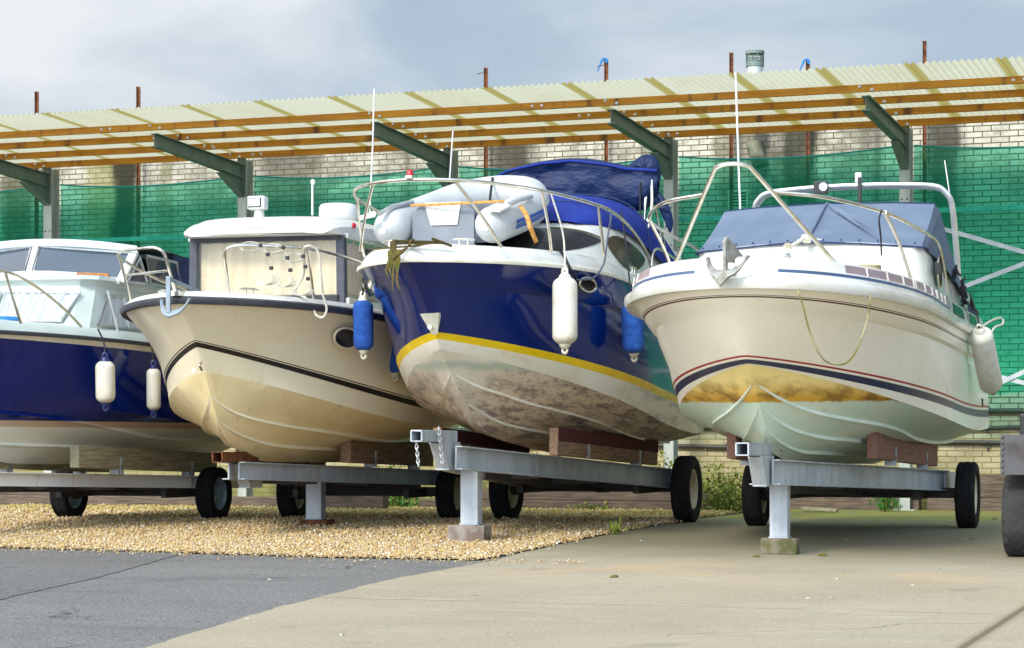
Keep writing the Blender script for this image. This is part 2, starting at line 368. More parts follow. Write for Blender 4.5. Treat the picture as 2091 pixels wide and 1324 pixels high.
def concrete():
    t = NT('yard_concrete'); X = t.xyz()
    c = t.mix(t.ramp(t.noise(.55, 8, (1, 1, 1), .62), .3, .72), (.385, .33, .235), (.31, .262, .18))
    c = t.mix(t.math('MULTIPLY', t.ramp(t.noise(1.6, 7, (.5, 2.6, 1), .62, (2, 9, 0)), .5, .72), .5), c, (.29, .27, .22))
    c = t.mix(t.math('MULTIPLY', t.ramp(t.noise(62, 3), .5, .64), .55), c, (.47, .425, .325))
    c = t.mix(t.math('MULTIPLY', t.ramp(t.noise(48, 3, off=(1, 4, 1)), .54, .66), .55), c, (.2, .19, .16))
    # oil spots, scrape streaks and hairline cracks
    ol = t.ramp(t.noise(1.9, 5, (1, 1, 1), .5, (4, 4, 0)), .66, .73); c = t.mix(t.math('MULTIPLY', ol, .35), c, (.16, .145, .115))
    stq = t.ramp(t.noise(2.6, 7, (.25, 3.5, 1), .68, (1, 6, 0)), .6, .72); c = t.mix(t.math('MULTIPLY', stq, .45), c, (.24, .22, .175))
    lt = t.ramp(t.noise(3.1, 7, (.4, 2.2, 1), .65, (7, 3, 0)), .58, .7); c = t.mix(t.math('MULTIPLY', lt, .4), c, (.52, .49, .42))
    vr = t.n('ShaderNodeTexVoronoi', feature='DISTANCE_TO_EDGE'); vr.inputs['Scale'].default_value = .22
    wv = t.n('ShaderNodeVectorMath', operation='ADD'); nw = t.n('ShaderNodeTexNoise'); nw.inputs['Scale'].default_value = 1.3; nw.inputs['Detail'].default_value = 7
    t.l(t.tc.outputs['Object'], nw.inputs[0]); t.l(t.tc.outputs['Object'], wv.inputs[0]); t.l(nw.outputs['Color'], wv.inputs[1]); t.l(wv.outputs[0], vr.inputs['Vector'])
    ck = t.math('MULTIPLY', t.ramp(vr.outputs['Distance'], .0028, .001), t.ramp(t.noise(.5, 3, off=(3, 7, 0)), .47, .55)); c = t.mix(t.math('MULTIPLY', ck, .7), c, (.08, .07, .05))
    nz = t.math('MULTIPLY', t.math('SUBTRACT', t.noise(.9, 6, (1, 1, 1), .6), .5), 3.0)
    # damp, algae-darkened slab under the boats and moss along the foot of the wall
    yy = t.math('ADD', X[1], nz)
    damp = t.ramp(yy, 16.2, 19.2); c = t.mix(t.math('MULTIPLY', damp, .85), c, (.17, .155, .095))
    # ochre rust stain
    rs = t.math('MULTIPLY', t.ramp(yy, 14.2, 15.6), t.ramp(yy, 17.8, 16.4))
    c = t.mix(t.math('MULTIPLY', t.math('MULTIPLY', rs, t.ramp(t.noise(.8, 5, off=(9, 0, 0)), .45, .7)), .4), c, (.52, .36, .2))
    moss = t.math('MULTIPLY', t.ramp(yy, 23.5, 25.6), t.ramp(t.noise(2.4, 7, (1, 1, 1), .65), .3, .6))
    c = t.mix(t.math('MULTIPLY', moss, .9), c, (.22, .22, .02))
    wob = t.math('MULTIPLY', t.math('SUBTRACT', t.noise(2.5, 5), .5), .05)
    for (ax, pos, w, st) in ((1, 13.02, .010, .8), (1, 19.6, .010, .7), (1, 6.5, .010, .8), (0, -1.73, .022, 1)):
        d = t.math('ABSOLUTE', t.math('SUBTRACT', t.math('ADD', X[ax], t.math('MULTIPLY', wob, .45)), pos))
        k = t.ramp(d, w * 1.25, w * .6)
        if ax == 1: k = t.math('MULTIPLY', k, t.ramp(t.noise(1.7, 4, off=(pos, 0, 0)), .3, .5))
        c = t.mix(t.math('MULTIPLY', k, st), c, (.055, .05, .035))
        if ax == 0:
            k2 = t.ramp(d, .07, .02); c = t.mix(t.math('MULTIPLY', k2, .55), c, (.22, .17, .1))
    t.set(c, .85); t.bump(t.noise(60, 5), .3, .005); return t.mat
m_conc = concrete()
m_soil = M('gravel_bed_soil', (.34, .24, .11), (.2, .13, .06), 40, rough=.95, bump=.8, bscale=60, bdist=.02)

ground_sheet('ground', [(-300, -60), (300, -60), (300, 400), (-300, 400)], 0, m_asph)
ground_sheet('asphalt_patch', [(-30, 8)] + [(-7.2, 8)] + jag([(-7.75, 11.2), (-7.95, 12.4), (-8.32, 14.24), (-9.05, 16.95)]) + [(-30, 17.6)], .004, m_asph2)
edge = jag([(-4.75, 2), (-5.1, 6), (-5.6, 10.06), (-5.98, 12.41), (-6.2, 14.6), (-6.17, 16.5), (-6.3, 17.6), (-6.40, 19.5), (-6.46, 22.7), (-6.62, 24.4), (-6.75, 28.9)], .014)
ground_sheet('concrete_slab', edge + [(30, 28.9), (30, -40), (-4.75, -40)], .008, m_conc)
gedge = jag([(-6.30, 16.62), (-7.5, 16.62), (-9.16, 16.86), (-10.96, 17.09), (-14, 17.3), (-30, 17.6)], .03, .1)
gr2 = [(-30, 29), (-6.85, 29), (-6.7, 24.5), (-6.5, 22.7), (-6.45, 19.5), (-6.33, 17.5)]
ground_sheet('gravel_bed', gedge + gr2, .012, m_soil)

# gravel: individual rounded chips over the bed
def gravel():
    def xe(y): return np.interp(y, [16.5, 17.6, 19.5, 22.7, 24.4, 29], [-6.28, -6.36, -6.44, -6.5, -6.66, -6.9])
    def yf(x): return np.interp(x, [-14, -10.96, -9.16, -7.5, -6.3], [17.3, 17.08, 16.84, 16.61, 16.60])
    P = []; Rr = []
    for (y0, y1, n, r0, r1) in ((16.55, 19.0, 52000, .009, .017), (19.0, 22.5, 42000, .011, .02), (22.5, 26.9, 26000, .014, .026)):
        x = rng.uniform(-16.5, -6.2, n); y = rng.uniform(y0, y1, n)
        k = (x < xe(y) + rng.normal(0, .05, n)) & (y > yf(x) + rng.normal(0, .035, n))
        x, y = x[k], y[k]; P.append(np.stack([x, y], 1)); Rr.append(rng.uniform(r0, r1, len(x)) * rng.choice([.8, 1, 1.15], len(x)))
    # stray chips kicked on to the asphalt and concrete
    x = rng.uniform(-13, -5.4, 900); y = yf(x) - np.abs(rng.normal(0, .22, 900)); P.append(np.stack([x, y], 1)); Rr.append(rng.uniform(.006, .012, 900))
    P = np.concatenate(P); Rr = np.concatenate(Rr); n = len(P)
    base = np.array([(1, 0, 0), (-1, 0, 0), (0, 1, 0), (0, -1, 0), (0, 0, 1), (0, 0, -1)], float)
    fc = np.array([(0, 2, 4), (2, 1, 4), (1, 3, 4), (3, 0, 4), (2, 0, 5), (1, 2, 5), (3, 1, 5), (0, 3, 5)])
    a = rng.uniform(0, 6.283, n); b = rng.normal(0, .5, n)
    sc = rng.uniform(.65, 1.35, (n, 6, 1)) * base[None] * np.stack([np.ones(n), rng.uniform(.6, 1, n), rng.uniform(.45, .8, n)], 1)[:, None]
    ca, sa, cb, sb = np.cos(a), np.sin(a), np.cos(b), np.sin(b)
    v = sc * Rr[:, None, None]
    x1 = v[..., 0] * cb[:, None] + v[..., 2] * sb[:, None]; z1 = -v[..., 0] * sb[:, None] + v[..., 2] * cb[:, None]
    x2 = x1 * ca[:, None] - v[..., 1] * sa[:, None]; y2 = x1 * sa[:, None] + v[..., 1] * ca[:, None]
    zz = np.where(P[:, 1] >= 22, 0, -SL * (22 - P[:, 1])) + .012 + Rr * rng.uniform(.1, 1.1, n)
    V = np.stack([x2 + P[:, :1], y2 + P[:, 1:2], z1 + zz[:, None]], 2).reshape(-1, 3)
    Fc = (fc[None] + (np.arange(n) * 6)[:, None, None]).reshape(-1)
    me = bpy.data.meshes.new('gravel'); me.vertices.add(len(V)); me.vertices.foreach_set('co', V.ravel())
    nf = n * 8; me.loops.add(nf * 3); me.loops.foreach_set('vertex_index', Fc)
    me.polygons.add(nf); me.polygons.foreach_set('loop_start', np.arange(nf) * 3); me.polygons.foreach_set('loop_total', np.full(nf, 3))
    me.polygons.foreach_set('use_smooth', np.ones(nf, bool)); me.update()
    t = NT('gravel_chips'); g_ = t.n('ShaderNodeNewGeometry')
    cr_ = t.n('ShaderNodeValToRGB'); t.l(g_.outputs['Random Per Island'], cr_.inputs[0])
    e = cr_.color_ramp.elements; e[0].color = (.45, .31, .125, 1); e[1].color = (.60, .505, .32, 1)
    for p, c in ((.2, (.50, .33, .12, 1)), (.4, (.62, .49, .26, 1)), (.55, (.42, .26, .10, 1)), (.7, (.72, .66, .52, 1)), (.85, (.27, .15, .065, 1))):
        x = e.new(p); x.color = c
    y_ = t.xyz(); mo = t.math('MULTIPLY', t.ramp(t.math('ADD', y_[1], t.math('MULTIPLY', t.noise(1.5, 5), 2)), 24.2, 26.4), .55)
    t.set(t.mix(mo, cr_.outputs[0], (.36, .29, .05)), .8); me.materials.append(t.mat)
    o = bpy.data.objects.new('gravel', me); COL.objects.link(o)
    tag(o, 'golden pea gravel laid under the boats between asphalt and concrete', 'gravel', kind='stuff')
gravel()

# ------------------------------------------------------------------ brick wall
WY = 29.2
def brickmat():
    t = NT('cream_brickwork'); X = t.xyz()
    cb = t.n('ShaderNodeCombineXYZ'); t.l(X[0], cb.inputs[0]); t.l(X[2], cb.inputs[1])
    br = t.n('ShaderNodeTexBrick'); br.offset = .5; t.l(cb.outputs[0], br.inputs['Vector'])
    br.inputs['Scale'].default_value = 1; br.inputs['Mortar Size'].default_value = .0075; br.inputs['Mortar Smooth'].default_value = .15
    br.inputs['Brick Width'].default_value = .225; br.inputs['Row Height'].default_value = .075; br.inputs['Bias'].default_value = -.1
    br.inputs['Color1'].default_value = (.60, .56, .465, 1); br.inputs['Color2'].default_value = (.47, .435, .36, 1); br.inputs['Mortar'].default_value = (.10, .075, .035, 1)
    c = br.outputs['Color']
    c = t.mix(t.math('MULTIPLY', t.ramp(t.noise(3.2, 7, (1, 1, 1.8), .65), .45, .75), .75), c, (.30, .26, .19))
    c = t.mix(t.math('MULTIPLY', t.ramp(t.noise(28, 5), .55, .75), .55), c, (.2, .18, .15))
    # lower courses yellowed, green at the foot
    low = t.ramp(t.math('ADD', X[2], t.math('MULTIPLY', t.noise(1.2, 5), .5)), 1.9, .9)
    c = t.mix(t.math('MULTIPLY', low, .5), c, (.40, .31, .09), 'MIX')
    foot = t.ramp(t.math('ADD', X[2], t.math('MULTIPLY', t.noise(2.5, 5), .5)), .95, .45)
    c = t.mix(t.math('MULTIPLY', foot, .75), c, (.13, .14, .015))
    blot = t.ramp(t.noise(1.15, 8, (1, 1, 1.2), .72, (2, 5, 8)), .46, .62); c = t.mix(t.math('MULTIPLY', blot, t.math('MULTIPLY', t.ramp(X[2], 3.2, 4.6), .7)), c, (.15, .135, .095))
    dkb = t.ramp(t.noise(4.3, 7, (1, 1, 1.6), .7, (5, 5, 1)), .62, .72); c = t.mix(t.math('MULTIPLY', dkb, .6), c, (.12, .1, .07))
    # run-off streaks below the roof
    sk = t.ramp(t.noise(1.0, 5, (1.5, 1, .10), .6), .53, .70)
    c = t.mix(t.math('MULTIPLY', sk, t.math('MULTIPLY', t.ramp(X[2], 2.2, 4.2), .8)), c, (.075, .07, .045))
    wob = t.math('MULTIPLY', t.math('SUBTRACT', t.noise(3, 6, (1, 1, .4)), .5), .45)
    for x0, w, col, st, zb in ((-16.85, .55, (.22, .19, .03), .6, 1.0), (-16.65, .27, (.02, .018, .008), .97, 1.5), (-15.95, .2, (.16, .14, .05), .5, 2.0), (-10.62, .5, (.035, .025, .012), .85, 3.9), (-14.0, .7, (.06, .045, .025), .7, 3.8), (-6.62, .3, (.03, .03, .012), .9, 2.6), (-7.6, .25, (.1, .085, .03), .5, 2.0), (-4.75, .32, (.04, .035, .022), .9, 3.2), (-18.4, .4, (.05, .05, .015), .8, 2.6)):
        d = t.math('ABSOLUTE', t.math('SUBTRACT', t.math('ADD', X[0], wob), x0))
        k = t.math('MULTIPLY', t.ramp(d, w, w * .35), t.math('MULTIPLY', t.ramp(t.math('ADD', X[2], t.math('MULTIPLY', t.noise(4, 6), .8)), zb, zb + 1.1), st))
        c = t.mix(k, c, col)
    t.set(c, .9)
    h = t.math('ADD', t.math('MULTIPLY', br.outputs['Fac'], -1), t.math('MULTIPLY', t.noise(25, 5), .35))
    t.bump(h, .6, .012); return t.mat
mb = MB(); mb.box((-11, WY + .15, 2.6), (60, .3, 5.3)); 
wall = mb.build('brick_wall', brickmat(), smooth=False)
tag(wall, 'long cream brick wall with dark water stains behind the canopy', 'wall')
m_vent = M('clay_vent', (.72, .68, .5), (.55, .5, .36), 12, rough=.8)
mb = MB(); x0, y0, z0 = (-7.454, 29.200, 4.055)
mb.box((x0, WY - .012, z0), (.27, .02, .25))
for k in range(6): mb.box((x0, WY - .028, z0 - .1 + k * .04), (.21, .014, .014))
v = mb.build('air_vent', m_vent, smooth=False); mb = MB(); mb.box((x0, WY - .0225, z0), (.215, .004, .21)); mb.build('vent_recess', m_dark, v, smooth=False); tag(v, 'square louvred air vent set in the wall behind the green net', 'vent')
m_pipe = M('dark_conduit', (.035, .036, .035), (.06, .055, .045), 6, rough=.55)
for k, (z, lab) in enumerate(((1.03, 'upper black conduit low on the wall at the right'), (.81, 'lowest black conduit running along the wall at the right'), (1.27, 'thick dark conduit along the wall just under the green net'))):
    pts = [(x, WY - .05, z + .02 * math.sin(x * 1.4 + k * 2) + (.03 if k == 1 and x > -6 else 0)) for x in np.arange(-11.5, 3, .3)]
    mb = MB(); mb.tube(pts, (.026, .028, .034)[k], 8)
    for x in np.arange(-11, 3, 1.7): mb.box((x, WY - .02, z), (.03, .06, .09))
    o = mb.build('wall_conduit', m_pipe); tag(o, lab, 'conduit', 'conduits along the wall')

# rusty uprights bolted to the wall, standing above the roof
polelab = ['leftmost rusty steel post rising above the canopy roof', 'rusty steel post above the roof over the left boats', 'rusty post with a small side wire near the roof centre', 'rusty post capped with blue twine beside a wire', 'tall rusty post just left of the flue pipe', 'short rusty post tied with a blue rag right of the flue', 'rightmost and tallest looking rusty post above the roof']
polex = [-18.0, -16.31, -10.95, -9.23, -7.51, -6.49, -4.98]; poleh = [6.02, 6.0, 5.97, 5.97, 5.97, 5.80, 5.97]
for k, (x, h) in enumerate(zip(polex, poleh)):
    mb = MB(); mb.box((x, 29.06, h / 2 + 1.2), (.045, .012, h - 2.4)); mb.box((x - .018, 29.04, h / 2 + 1.2), (.008, .045, h - 2.4))
    if k in (2, 3): mb.tube([(x - .14, 29.06, h - .08), (x - .02, 29.06, h - .06)], .006, 5)
    o = mb.build('steel_post', m_rust, smooth=False); tag(o, polelab[k], 'post', 'rusty posts along the wall')
m_bluerag = M('blue_twine', (.02, .22, .55), (.01, .14, .4), 20, rough=.8)
for x, h, lab in ((-9.23, 5.97, 'blue twine wound round the tip of a rusty post near the centre'), (-6.49, 5.80, 'blue rag flapping from the short post right of the flue')):
    mb = MB(); mb.tube(cr([(x + .02, 29.0, h - .05), (x + .015, 29.0, h - .0), (x - .02, 28.98, h + .01), (x - .05, 28.97, h - .04), (x - .10, 28.97, h - .16)], 4), [.014, .018, .02, .02, .018, .016, .014, .012, .012, .014, .016, .016, .014, .012, .01, .008, .005], 7)
    o = mb.build('blue_rag', m_bluerag); tag(o, lab, 'rag')
fl = empty('flue_pipe', (-7.17, 28.95, 4.45), label='grey metal flue with slotted cowl rising behind the roof', cat='flue')
mb = MB(); mb.tube([(0, 0, .48), (0, 0, 1.34)], .105, 16); mb.tube([(.0, .0, 1.18), (.0, 0, 1.22)], .118, 16)
mb.build('pipe', m_galv, fl)
mb = MB(); mb.tube(cr([(-.06, .2, .3), (-.02, .05, .26), (.04, -.01, .1), (.08, -.02, .0)], 5), .1, 14); mb.build('elbow', m_elbow, fl)
mb = MB(); mb.tube([(0, 0, 1.3), (0, 0, 1.36)], .12, 16); mb.tube([(0, 0, 1.46), (0, 0, 1.5)], .125, 16)
for k in range(3): mb.tube([(.115 * math.cos(a), .115 * math.sin(a), 1.37 + k * .03) for a in np.linspace(0, 6.283, 17)[:-1]], .008, 5, closed=True)
for k in range(6): mb.tube([(.11 * math.cos(k * 1.047), .11 * math.sin(k * 1.047), 1.34), (.11 * math.cos(k * 1.047), .11 * math.sin(k * 1.047), 1.48)], .008, 5)
mb.build('cowl', m_greysteel, fl)

# ------------------------------------------------------------------ canopy
can = empty('canopy', (-11.21, 28.3, 0), label='cantilevered canopy of green steel columns, brown purlins and pale corrugated sheets', cat='canopy')
OFF = Vector((11.21, -28.3, 0))
def cb(mb_, *a, **k): return mb_.build(*a, parent=can, loc=OFF, **k)
colx = [-20.42, -17.36, -14.27, -11.21, -8.15, -5.10, -2.05, 1.0]
m_colgalv = M('column_galvanised', (.46, .50, .46), (.34, .38, .345), 5, stretch=(1, 1, .3), rough=.6, metal=.15, bump=.1)
YC = 28.3
for x in colx:
    mb = MB(); zt = 4.78
    mb.box((x, YC, zt / 2), (.133, .012, zt)); mb.box((x, YC + .206, zt / 2), (.133, .012, zt)); mb.box((x, YC + .103, zt / 2), (.009, .194, zt))
    mb.box((x, YC + .1, .01), (.26, .34, .02))
    col = cb(mb, 'column', [m_colgalv], smooth=False, bevel=.003)
    mb = MB()
    for z in np.arange(1.0, 4.05, .24):
        for sx in (-1, 1): mb.lathe([(0, 0), (.011, 0), (.011, .004), (0, .004)], 8, Matrix.Translation((x + sx * .034, YC - .007, z)) @ Matrix.Rotation(rad(90), 4, 'X'))
    mb.build('bolt_hole', m_dark, col)
    # painted beam with gusset
    mb = MB(); ya, yb = YC - .008, 25.82; za, zb = 4.70, 4.815
    ang = math.atan2(zb - za, ya - yb)
    for dz, th in ((-.01, .012), (-.19, .012)):
        mb.bar((x, ya, za + dz), (x, yb, zb + dz + (.02 if dz < -.1 else 0)), .102, th)
    mb.bar((x, ya, za - .1), (x, yb, zb - .09), .008, .17)
    mb.box((x, YC - .02, 4.54), (.12, .012, .5))
    bm_ = cb(mb, 'beam', m_greysteel, smooth=False, bevel=.002)
    mb = MB(); zl = 4.25
    mb.prism([(0, 0), (0, .25), (-.66, .27), (-.66, .26)], .01, Matrix.Translation((x, YC - .012, zl)) @ Matrix.Rotation(rad(90), 4, 'Z') @ Matrix.Rotation(rad(90), 4, 'X'))
    mb.bar((x, YC - .02, zl), (x, YC - .67, zl + .265), .102, .012)
    mb.build('gusset', m_greysteel, bm_, smooth=False)
def woodmat():
    t = NT('stained_purlin'); X = t.xyz()
    c = t.mix(t.ramp(t.noise(3, 7, (.7, 5, 9), .6), .3, .7), (.62, .27, .004), (.45, .165, .003))
    c = t.mix(t.ramp(t.noise(5.5, 4, (1.2, 1, .2), .5, (4, 2, 7)), .56, .72), c, (.16, .06, .008))
    c = t.mix(t.math('MULTIPLY', t.ramp(t.noise(16, 6, (2.5, 5, 12)), .6, .75), .5), c, (.09, .03, .006))
    c = t.mix(t.math('MULTIPLY', t.ramp(t.noise(1.7, 3, (1.2, 1, .1), off=(2, 2, 2)), .55, .75), .5), c, (.72, .36, .02))
    t.set(c, .5, 0, 0, .4); t.bump(t.noise(20, 5, (.5, 6, 6)), .25, .003); return t.mat
m_purl = woodmat()
py = [25.86, 26.61, 27.36, 28.11]
def rz_(y): return 4.84 - (y - 25.86) * .043
for k, y in enumerate(py):
    z = rz_(y) + .058; mb = MB()
    j = [-14.9, -9.0, -3.3]
    mb.bar((-22, y, z), (1.6, y, z), .045, .084)
    for q in j:   # lapped joints: a cheek piece beside the run
        mb.bar((q + k * .35 - .25, y - .029, z), (q + k * .35 + .25, y - .029, z), .006, .082)
    pu = cb(mb, 'purlin', m_purl, smooth=False, bevel=.002)
    def bolt_(M_):
        mb = MB(); mb.lathe([(0, 0), (.02, 0), (.02, .006), (.012, .012), (0, .013)], 10, M_); mb.build('bolt', m_alu, pu)
    for q in j:
        for s_ in (-.06, .06): bolt_(Matrix.Translation((q + k * .35 + s_ - .08, y - .032, z)) @ Matrix.Rotation(rad(90), 4, 'X'))
    for x in colx:
        for s_, dz in ((-.07, .018), (.07, -.02)): bolt_(Matrix.Translation((x + s_, y - .025, z + dz)) @ Matrix.Rotation(rad(90), 4, 'X'))
    for q in ():
        for s_ in (-.06, .06): mb.lathe([(0, 0), (.02, 0), (.02, .006), (.012, .012), (0, .013)], 10, Matrix.Translation((q + k * .35 + s_ - .08, y - .032, z)) @ Matrix.Rotation(rad(90), 4, 'X'))
def roofmat():
    t = NT('translucent_grp_sheet'); t.t.nodes.remove(t.b); X = t.xyz()
    fr = t.math('FRACT', t.math('DIVIDE', t.math('ADD', X[0], 40.15), .99))
    lap = t.math('MULTIPLY', t.ramp(fr, .0, .012), t.ramp(fr, .135, .115))
    c = t.mix(t.ramp(t.noise(1.3, 6, (1, .4, 1)), .35, .75), (.69, .70, .58), (.63, .62, .48))
    wnz = t.n('ShaderNodeTexWhiteNoise', noise_dimensions='1D'); t.l(t.math('FLOOR', t.math('DIVIDE', t.math('ADD', X[0], 40.15), .99)), wnz.inputs['W'])
    c = t.mix(t.math('MULTIPLY', wnz.outputs['Value'], .35), c, (.62, .60, .40))
    alg = t.ramp(t.noise(2.4, 7, (1.5, .5, 1), .65, (3, 1, 0)), .56, .74); c = t.mix(t.math('MULTIPLY', alg, .4), c, (.42, .42, .22))
    c = t.mix(t.math('MULTIPLY', lap, .9), c, (.40, .34, .09))
    ed = t.math('MULTIPLY', t.ramp(t.noise(5, 6), .66, .76), .3); c = t.mix(ed, c, (.3, .3, .12))
    tr = t.n('ShaderNodeBsdfTranslucent'); di = t.n('ShaderNodeBsdfDiffuse'); t.l(c, tr.inputs[0]); t.l(c, di.inputs[0])
    m1 = t.n('ShaderNodeMixShader'); m1.inputs[0].default_value = .4
    t.l(tr.outputs[0], m1.inputs[1]); t.l(di.outputs[0], m1.inputs[2]); t.l(m1.outputs[0], t.out.inputs[0]); return t.mat
mb = MB(); xs = np.arange(-22.1, 1.7, .0762 / 8)
ys = np.array([24.93, 26.2, 27.4, 28.5])
rows = [[(x, y, rz_(y) + .118 + .0135 * math.sin(x * 2 * math.pi / .0762)) for x in xs] for y in ys]
mb.grid(rows); cb(mb, 'roof_sheet', roofmat(), merge=False, angle=80)
# horizontal rail and diagonal braces between columns
mb = MB(); mb.bar((-22, 28.62, 3.76), (1.6, 28.62, 3.76), .05, .06); cb(mb, 'rail', m_galv, smooth=False, bevel=.004)
for a, b_ in (((-5.0, 28.42, 3.62), (-3.0, 28.42, 2.98)), ((-5.0, 28.40, 2.56), (-3.0, 28.40, 3.28)), ((-5.0, 28.42, 1.92), (-3.0, 28.42, 1.42)), ((-5.0, 28.40, 1.10), (-3.0, 28.40, 2.02))):
    mb = MB(); mb.bar(a, b_, .012, .055); cb(mb, 'brace', m_galv, smooth=False)

# ------------------------------------------------------------------ green debris netting
def netmat():
    t = NT('green_netting'); t.t.nodes.remove(t.b); X = t.xyz()
    d = t.math('ADD', .24, t.math('MULTIPLY', t.ramp(t.noise(.8, 5, (1, 1, .5)), .3, .7), .09))
    lines = t.ramp(t.math('ABSOLUTE', t.math('SUBTRACT', t.math('FRACT', t.math('MULTIPLY', X[2], 1.9)), .5)), .03, .01)
    d = t.math('ADD', d, t.math('MULTIPLY', lines, .05))
    tr = t.n('ShaderNodeBsdfTransparent'); tr.inputs[0].default_value = (.36, .93, .80, 1)
    di = t.n('ShaderNodeBsdfDiffuse'); di.inputs[0].default_value = (.02, .44, .25, 1)
    tl = t.n('ShaderNodeBsdfTranslucent'); tl.inputs[0].default_value = (.02, .44, .25, 1)
    m0 = t.n('ShaderNodeMixShader'); m0.inputs[0].default_value = .3; t.l(di.outputs[0], m0.inputs[1]); t.l(tl.outputs[0], m0.inputs[2])
    m1 = t.n('ShaderNodeMixShader'); t.l(d, m1.inputs[0]); t.l(tr.outputs[0], m1.inputs[1]); t.l(m0.outputs[0], m1.inputs[2]); t.l(m1.outputs[0], t.out.inputs[0]); return t.mat
m_net = netmat(); m_netcord = M('turquoise_cord', (.02, .35, .33), rough=.7)
netlab = ['green netting at the far left edge behind the blue cabin boat', 'green netting panel behind the wide left cabin boats', 'green netting between the searchlight and the tall thin aerials', 'green netting behind the navy boat and its folded hood', 'green netting with the air vent behind it', 'green netting panel with grey diagonal braces at the right edge']
for k in range(6):
    xa, xb = colx[k] + .075, colx[k + 1] - .075; n = 24
    sag = (.2, .16, .17, .2, .17, .16)[k]; tilt = (.1, .07, .08, .1, .09, -.02)[k]
    top = []; rows = []
    ph = k * 1.7
    def top_z(u): return 4.57 + tilt * .15 * (u - .4) - sag * .48 * 4 * u * (1 - u) * (1 - .25 * (u - .5))
    us = np.linspace(0, 1, n + 1)
    for j in range(13):
        f = j / 12
        rows.append([(xa + (xb - xa) * u, 28.52 + .034 * math.sin(u * 9 + ph + f * 3) * 1.0 * (1 - abs(2 * f - 1)) + .012 * math.sin(f * 11 + ph), top_z(u) * (1 - f) + (1.44 + .03 * math.sin(u * 12 + ph)) * f) for u in us])
    root = empty('green_net', (xa, 28.52, 1.44), label=netlab[k], cat='netting', group='green netting between the canopy columns')
    mb = MB(); mb.grid(rows); mb.build('net', m_net, root, loc=(-xa, -28.52, -1.44))
    mb = MB(); mb.tube([(p[0], p[1] - .01, p[2]) for p in rows[0]], .011, 6)
    mb.build('cord', m_netcord, root, loc=(-xa, -28.52, -1.44))

# ------------------------------------------------------------------ sleepers
def sleeper(x0, x1, y, z, lab, h=.13, rot=0.0, d=.22):
    mb = MB(); L = x1 - x0
    mb.box((0, 0, h / 2), (d, L, h)); o = mb.build('timber_sleeper', m_sleeper, smooth=False, bevel=.012)
    o.location = ((x0 + x1) / 2, y, z); o.rotation_euler = (0, 0, rad(90) + rot); tag(o, lab, 'sleeper', 'timber sleepers edging the bed by the wall'); return o
sleeper(-10.95, -7.05, 26.75, .005, 'lower timber sleeper behind the navy boat trailer'); sleeper(-10.75, -7.0, 26.77, .137, 'upper timber sleeper behind the navy boat trailer')
sleeper(-15.9, -12.5, 26.45, .005, 'low sleeper on the gravel behind the left boat wheels', .15); sleeper(-19.4, -15.95, 26.4, .005, 'sleeper at the far left edge behind the gravel', .15); sleeper(-18.6, -13.6, 26.55, .157, 'upper sleeper stacked behind the left boat trailer', .13)
sleeper(-7.0, -4.95, 28.55, .005, 'dark lower sleeper against the wall behind the cream boat trailer', .16); sleeper(-4.85, -2.2, 28.55, .005, 'lower sleeper by the wall beside the right hand tyre', .16)
sleeper(-6.9, -4.7, 28.68, .167, 'upper dark sleeper against the wall behind the right trailer', .15); sleeper(-4.6, -1.9, 28.68, .167, 'upper sleeper by the wall at the right edge', .15); sleeper(-4.4, -1.8, 28.8, .32, 'topmost mossy sleeper against the wall on the right', .13)
o = sleeper(-12.5, -11.1, 25.9, .005, 'short rust stained timber baulk end on the gravel under the cream boat', .2, rad(4)); 
mb = MB(); mb.box((0, 0, .02), (.42, .26, .035)); o = mb.build('loose_board', m_bunkgrey, smooth=False, bevel=.006); place(o, (-5.93, 27.2, .02), (0, .05, .1)); tag(o, 'loose flat board lying on the mossy concrete behind the right trailer', 'board')

# plants
def leafmat(name, a, b_):
    t = NT(name); g_ = t.n('ShaderNodeNewGeometry')
    t.set(t.mix(g_.outputs['Random Per Island'], a, b_), .6); return t.mat
m_leaf = leafmat('weed_leaf', (.055, .11, .012), (.22, .24, .02)); m_leaf2 = leafmat('fern_leaf', (.03, .13, .02), (.09, .24, .03)); m_flower = M('pink_flower', (.62, .42, .5), rough=.7)
def leaves(name, c, sz, n, ls, mat, lab, cat, flowers=0, blade=False):
    r_ = np.random.default_rng(int(abs(c[0]) * 100)); mb = MB(); root = empty(name, c, label=lab, cat=cat)
    st = MB()
    for k in range(max(6, n // 40)):
        q = r_.normal(0, .33, 2) * np.array(sz[:2]) ; h = sz[2] * r_.uniform(.4, 1)
        st.tube([(q[0] * .4, q[1] * .4, 0), (q[0] * .8, q[1] * .8, h * .6), (q[0], q[1], h)], .004, 5)
    st.build('stem', m_leaf, root)
    for k in range(n):
        p = np.array([r_.normal(0, .42), r_.normal(0, .42), abs(r_.normal(0, .5))]).clip(-1.1, 1.1) * np.array(sz)
        p[2] *= (1 - .35 * (p[0] / sz[0]) ** 2); p[2] = max(p[2], .01)
        d = Vector(r_.normal(0, 1, 3) + np.array([0, -.3, .9 if not blade else 2.2])).normalized(); e = d.cross(Vector(r_.normal(0, 1, 3))).normalized()
        l = ls * r_.uniform(.6, 1.3); w = l * (.36 if not blade else .12); P = Vector(p)
        mb.add([P, P + d * l * .5 + e * w, P + d * l, P + d * l * .5 - e * w], [(0, 1, 2, 3)])
    mb.build('leaves', mat, root, merge=False)
    if flowers:
        mb = MB()
        for k in range(flowers):
            p = r_.normal(0, .45, 3) * np.array(sz); p[2] = abs(p[2]) + sz[2] * .35
            mb.lathe([(0, 0), (.008, .004), (.009, .007), (0, .01)], 5, Matrix.Translation(p) @ Matrix.Rotation(r_.uniform(.3, 1.4), 4, 'X'))
        mb.build('flower', m_flower, root)
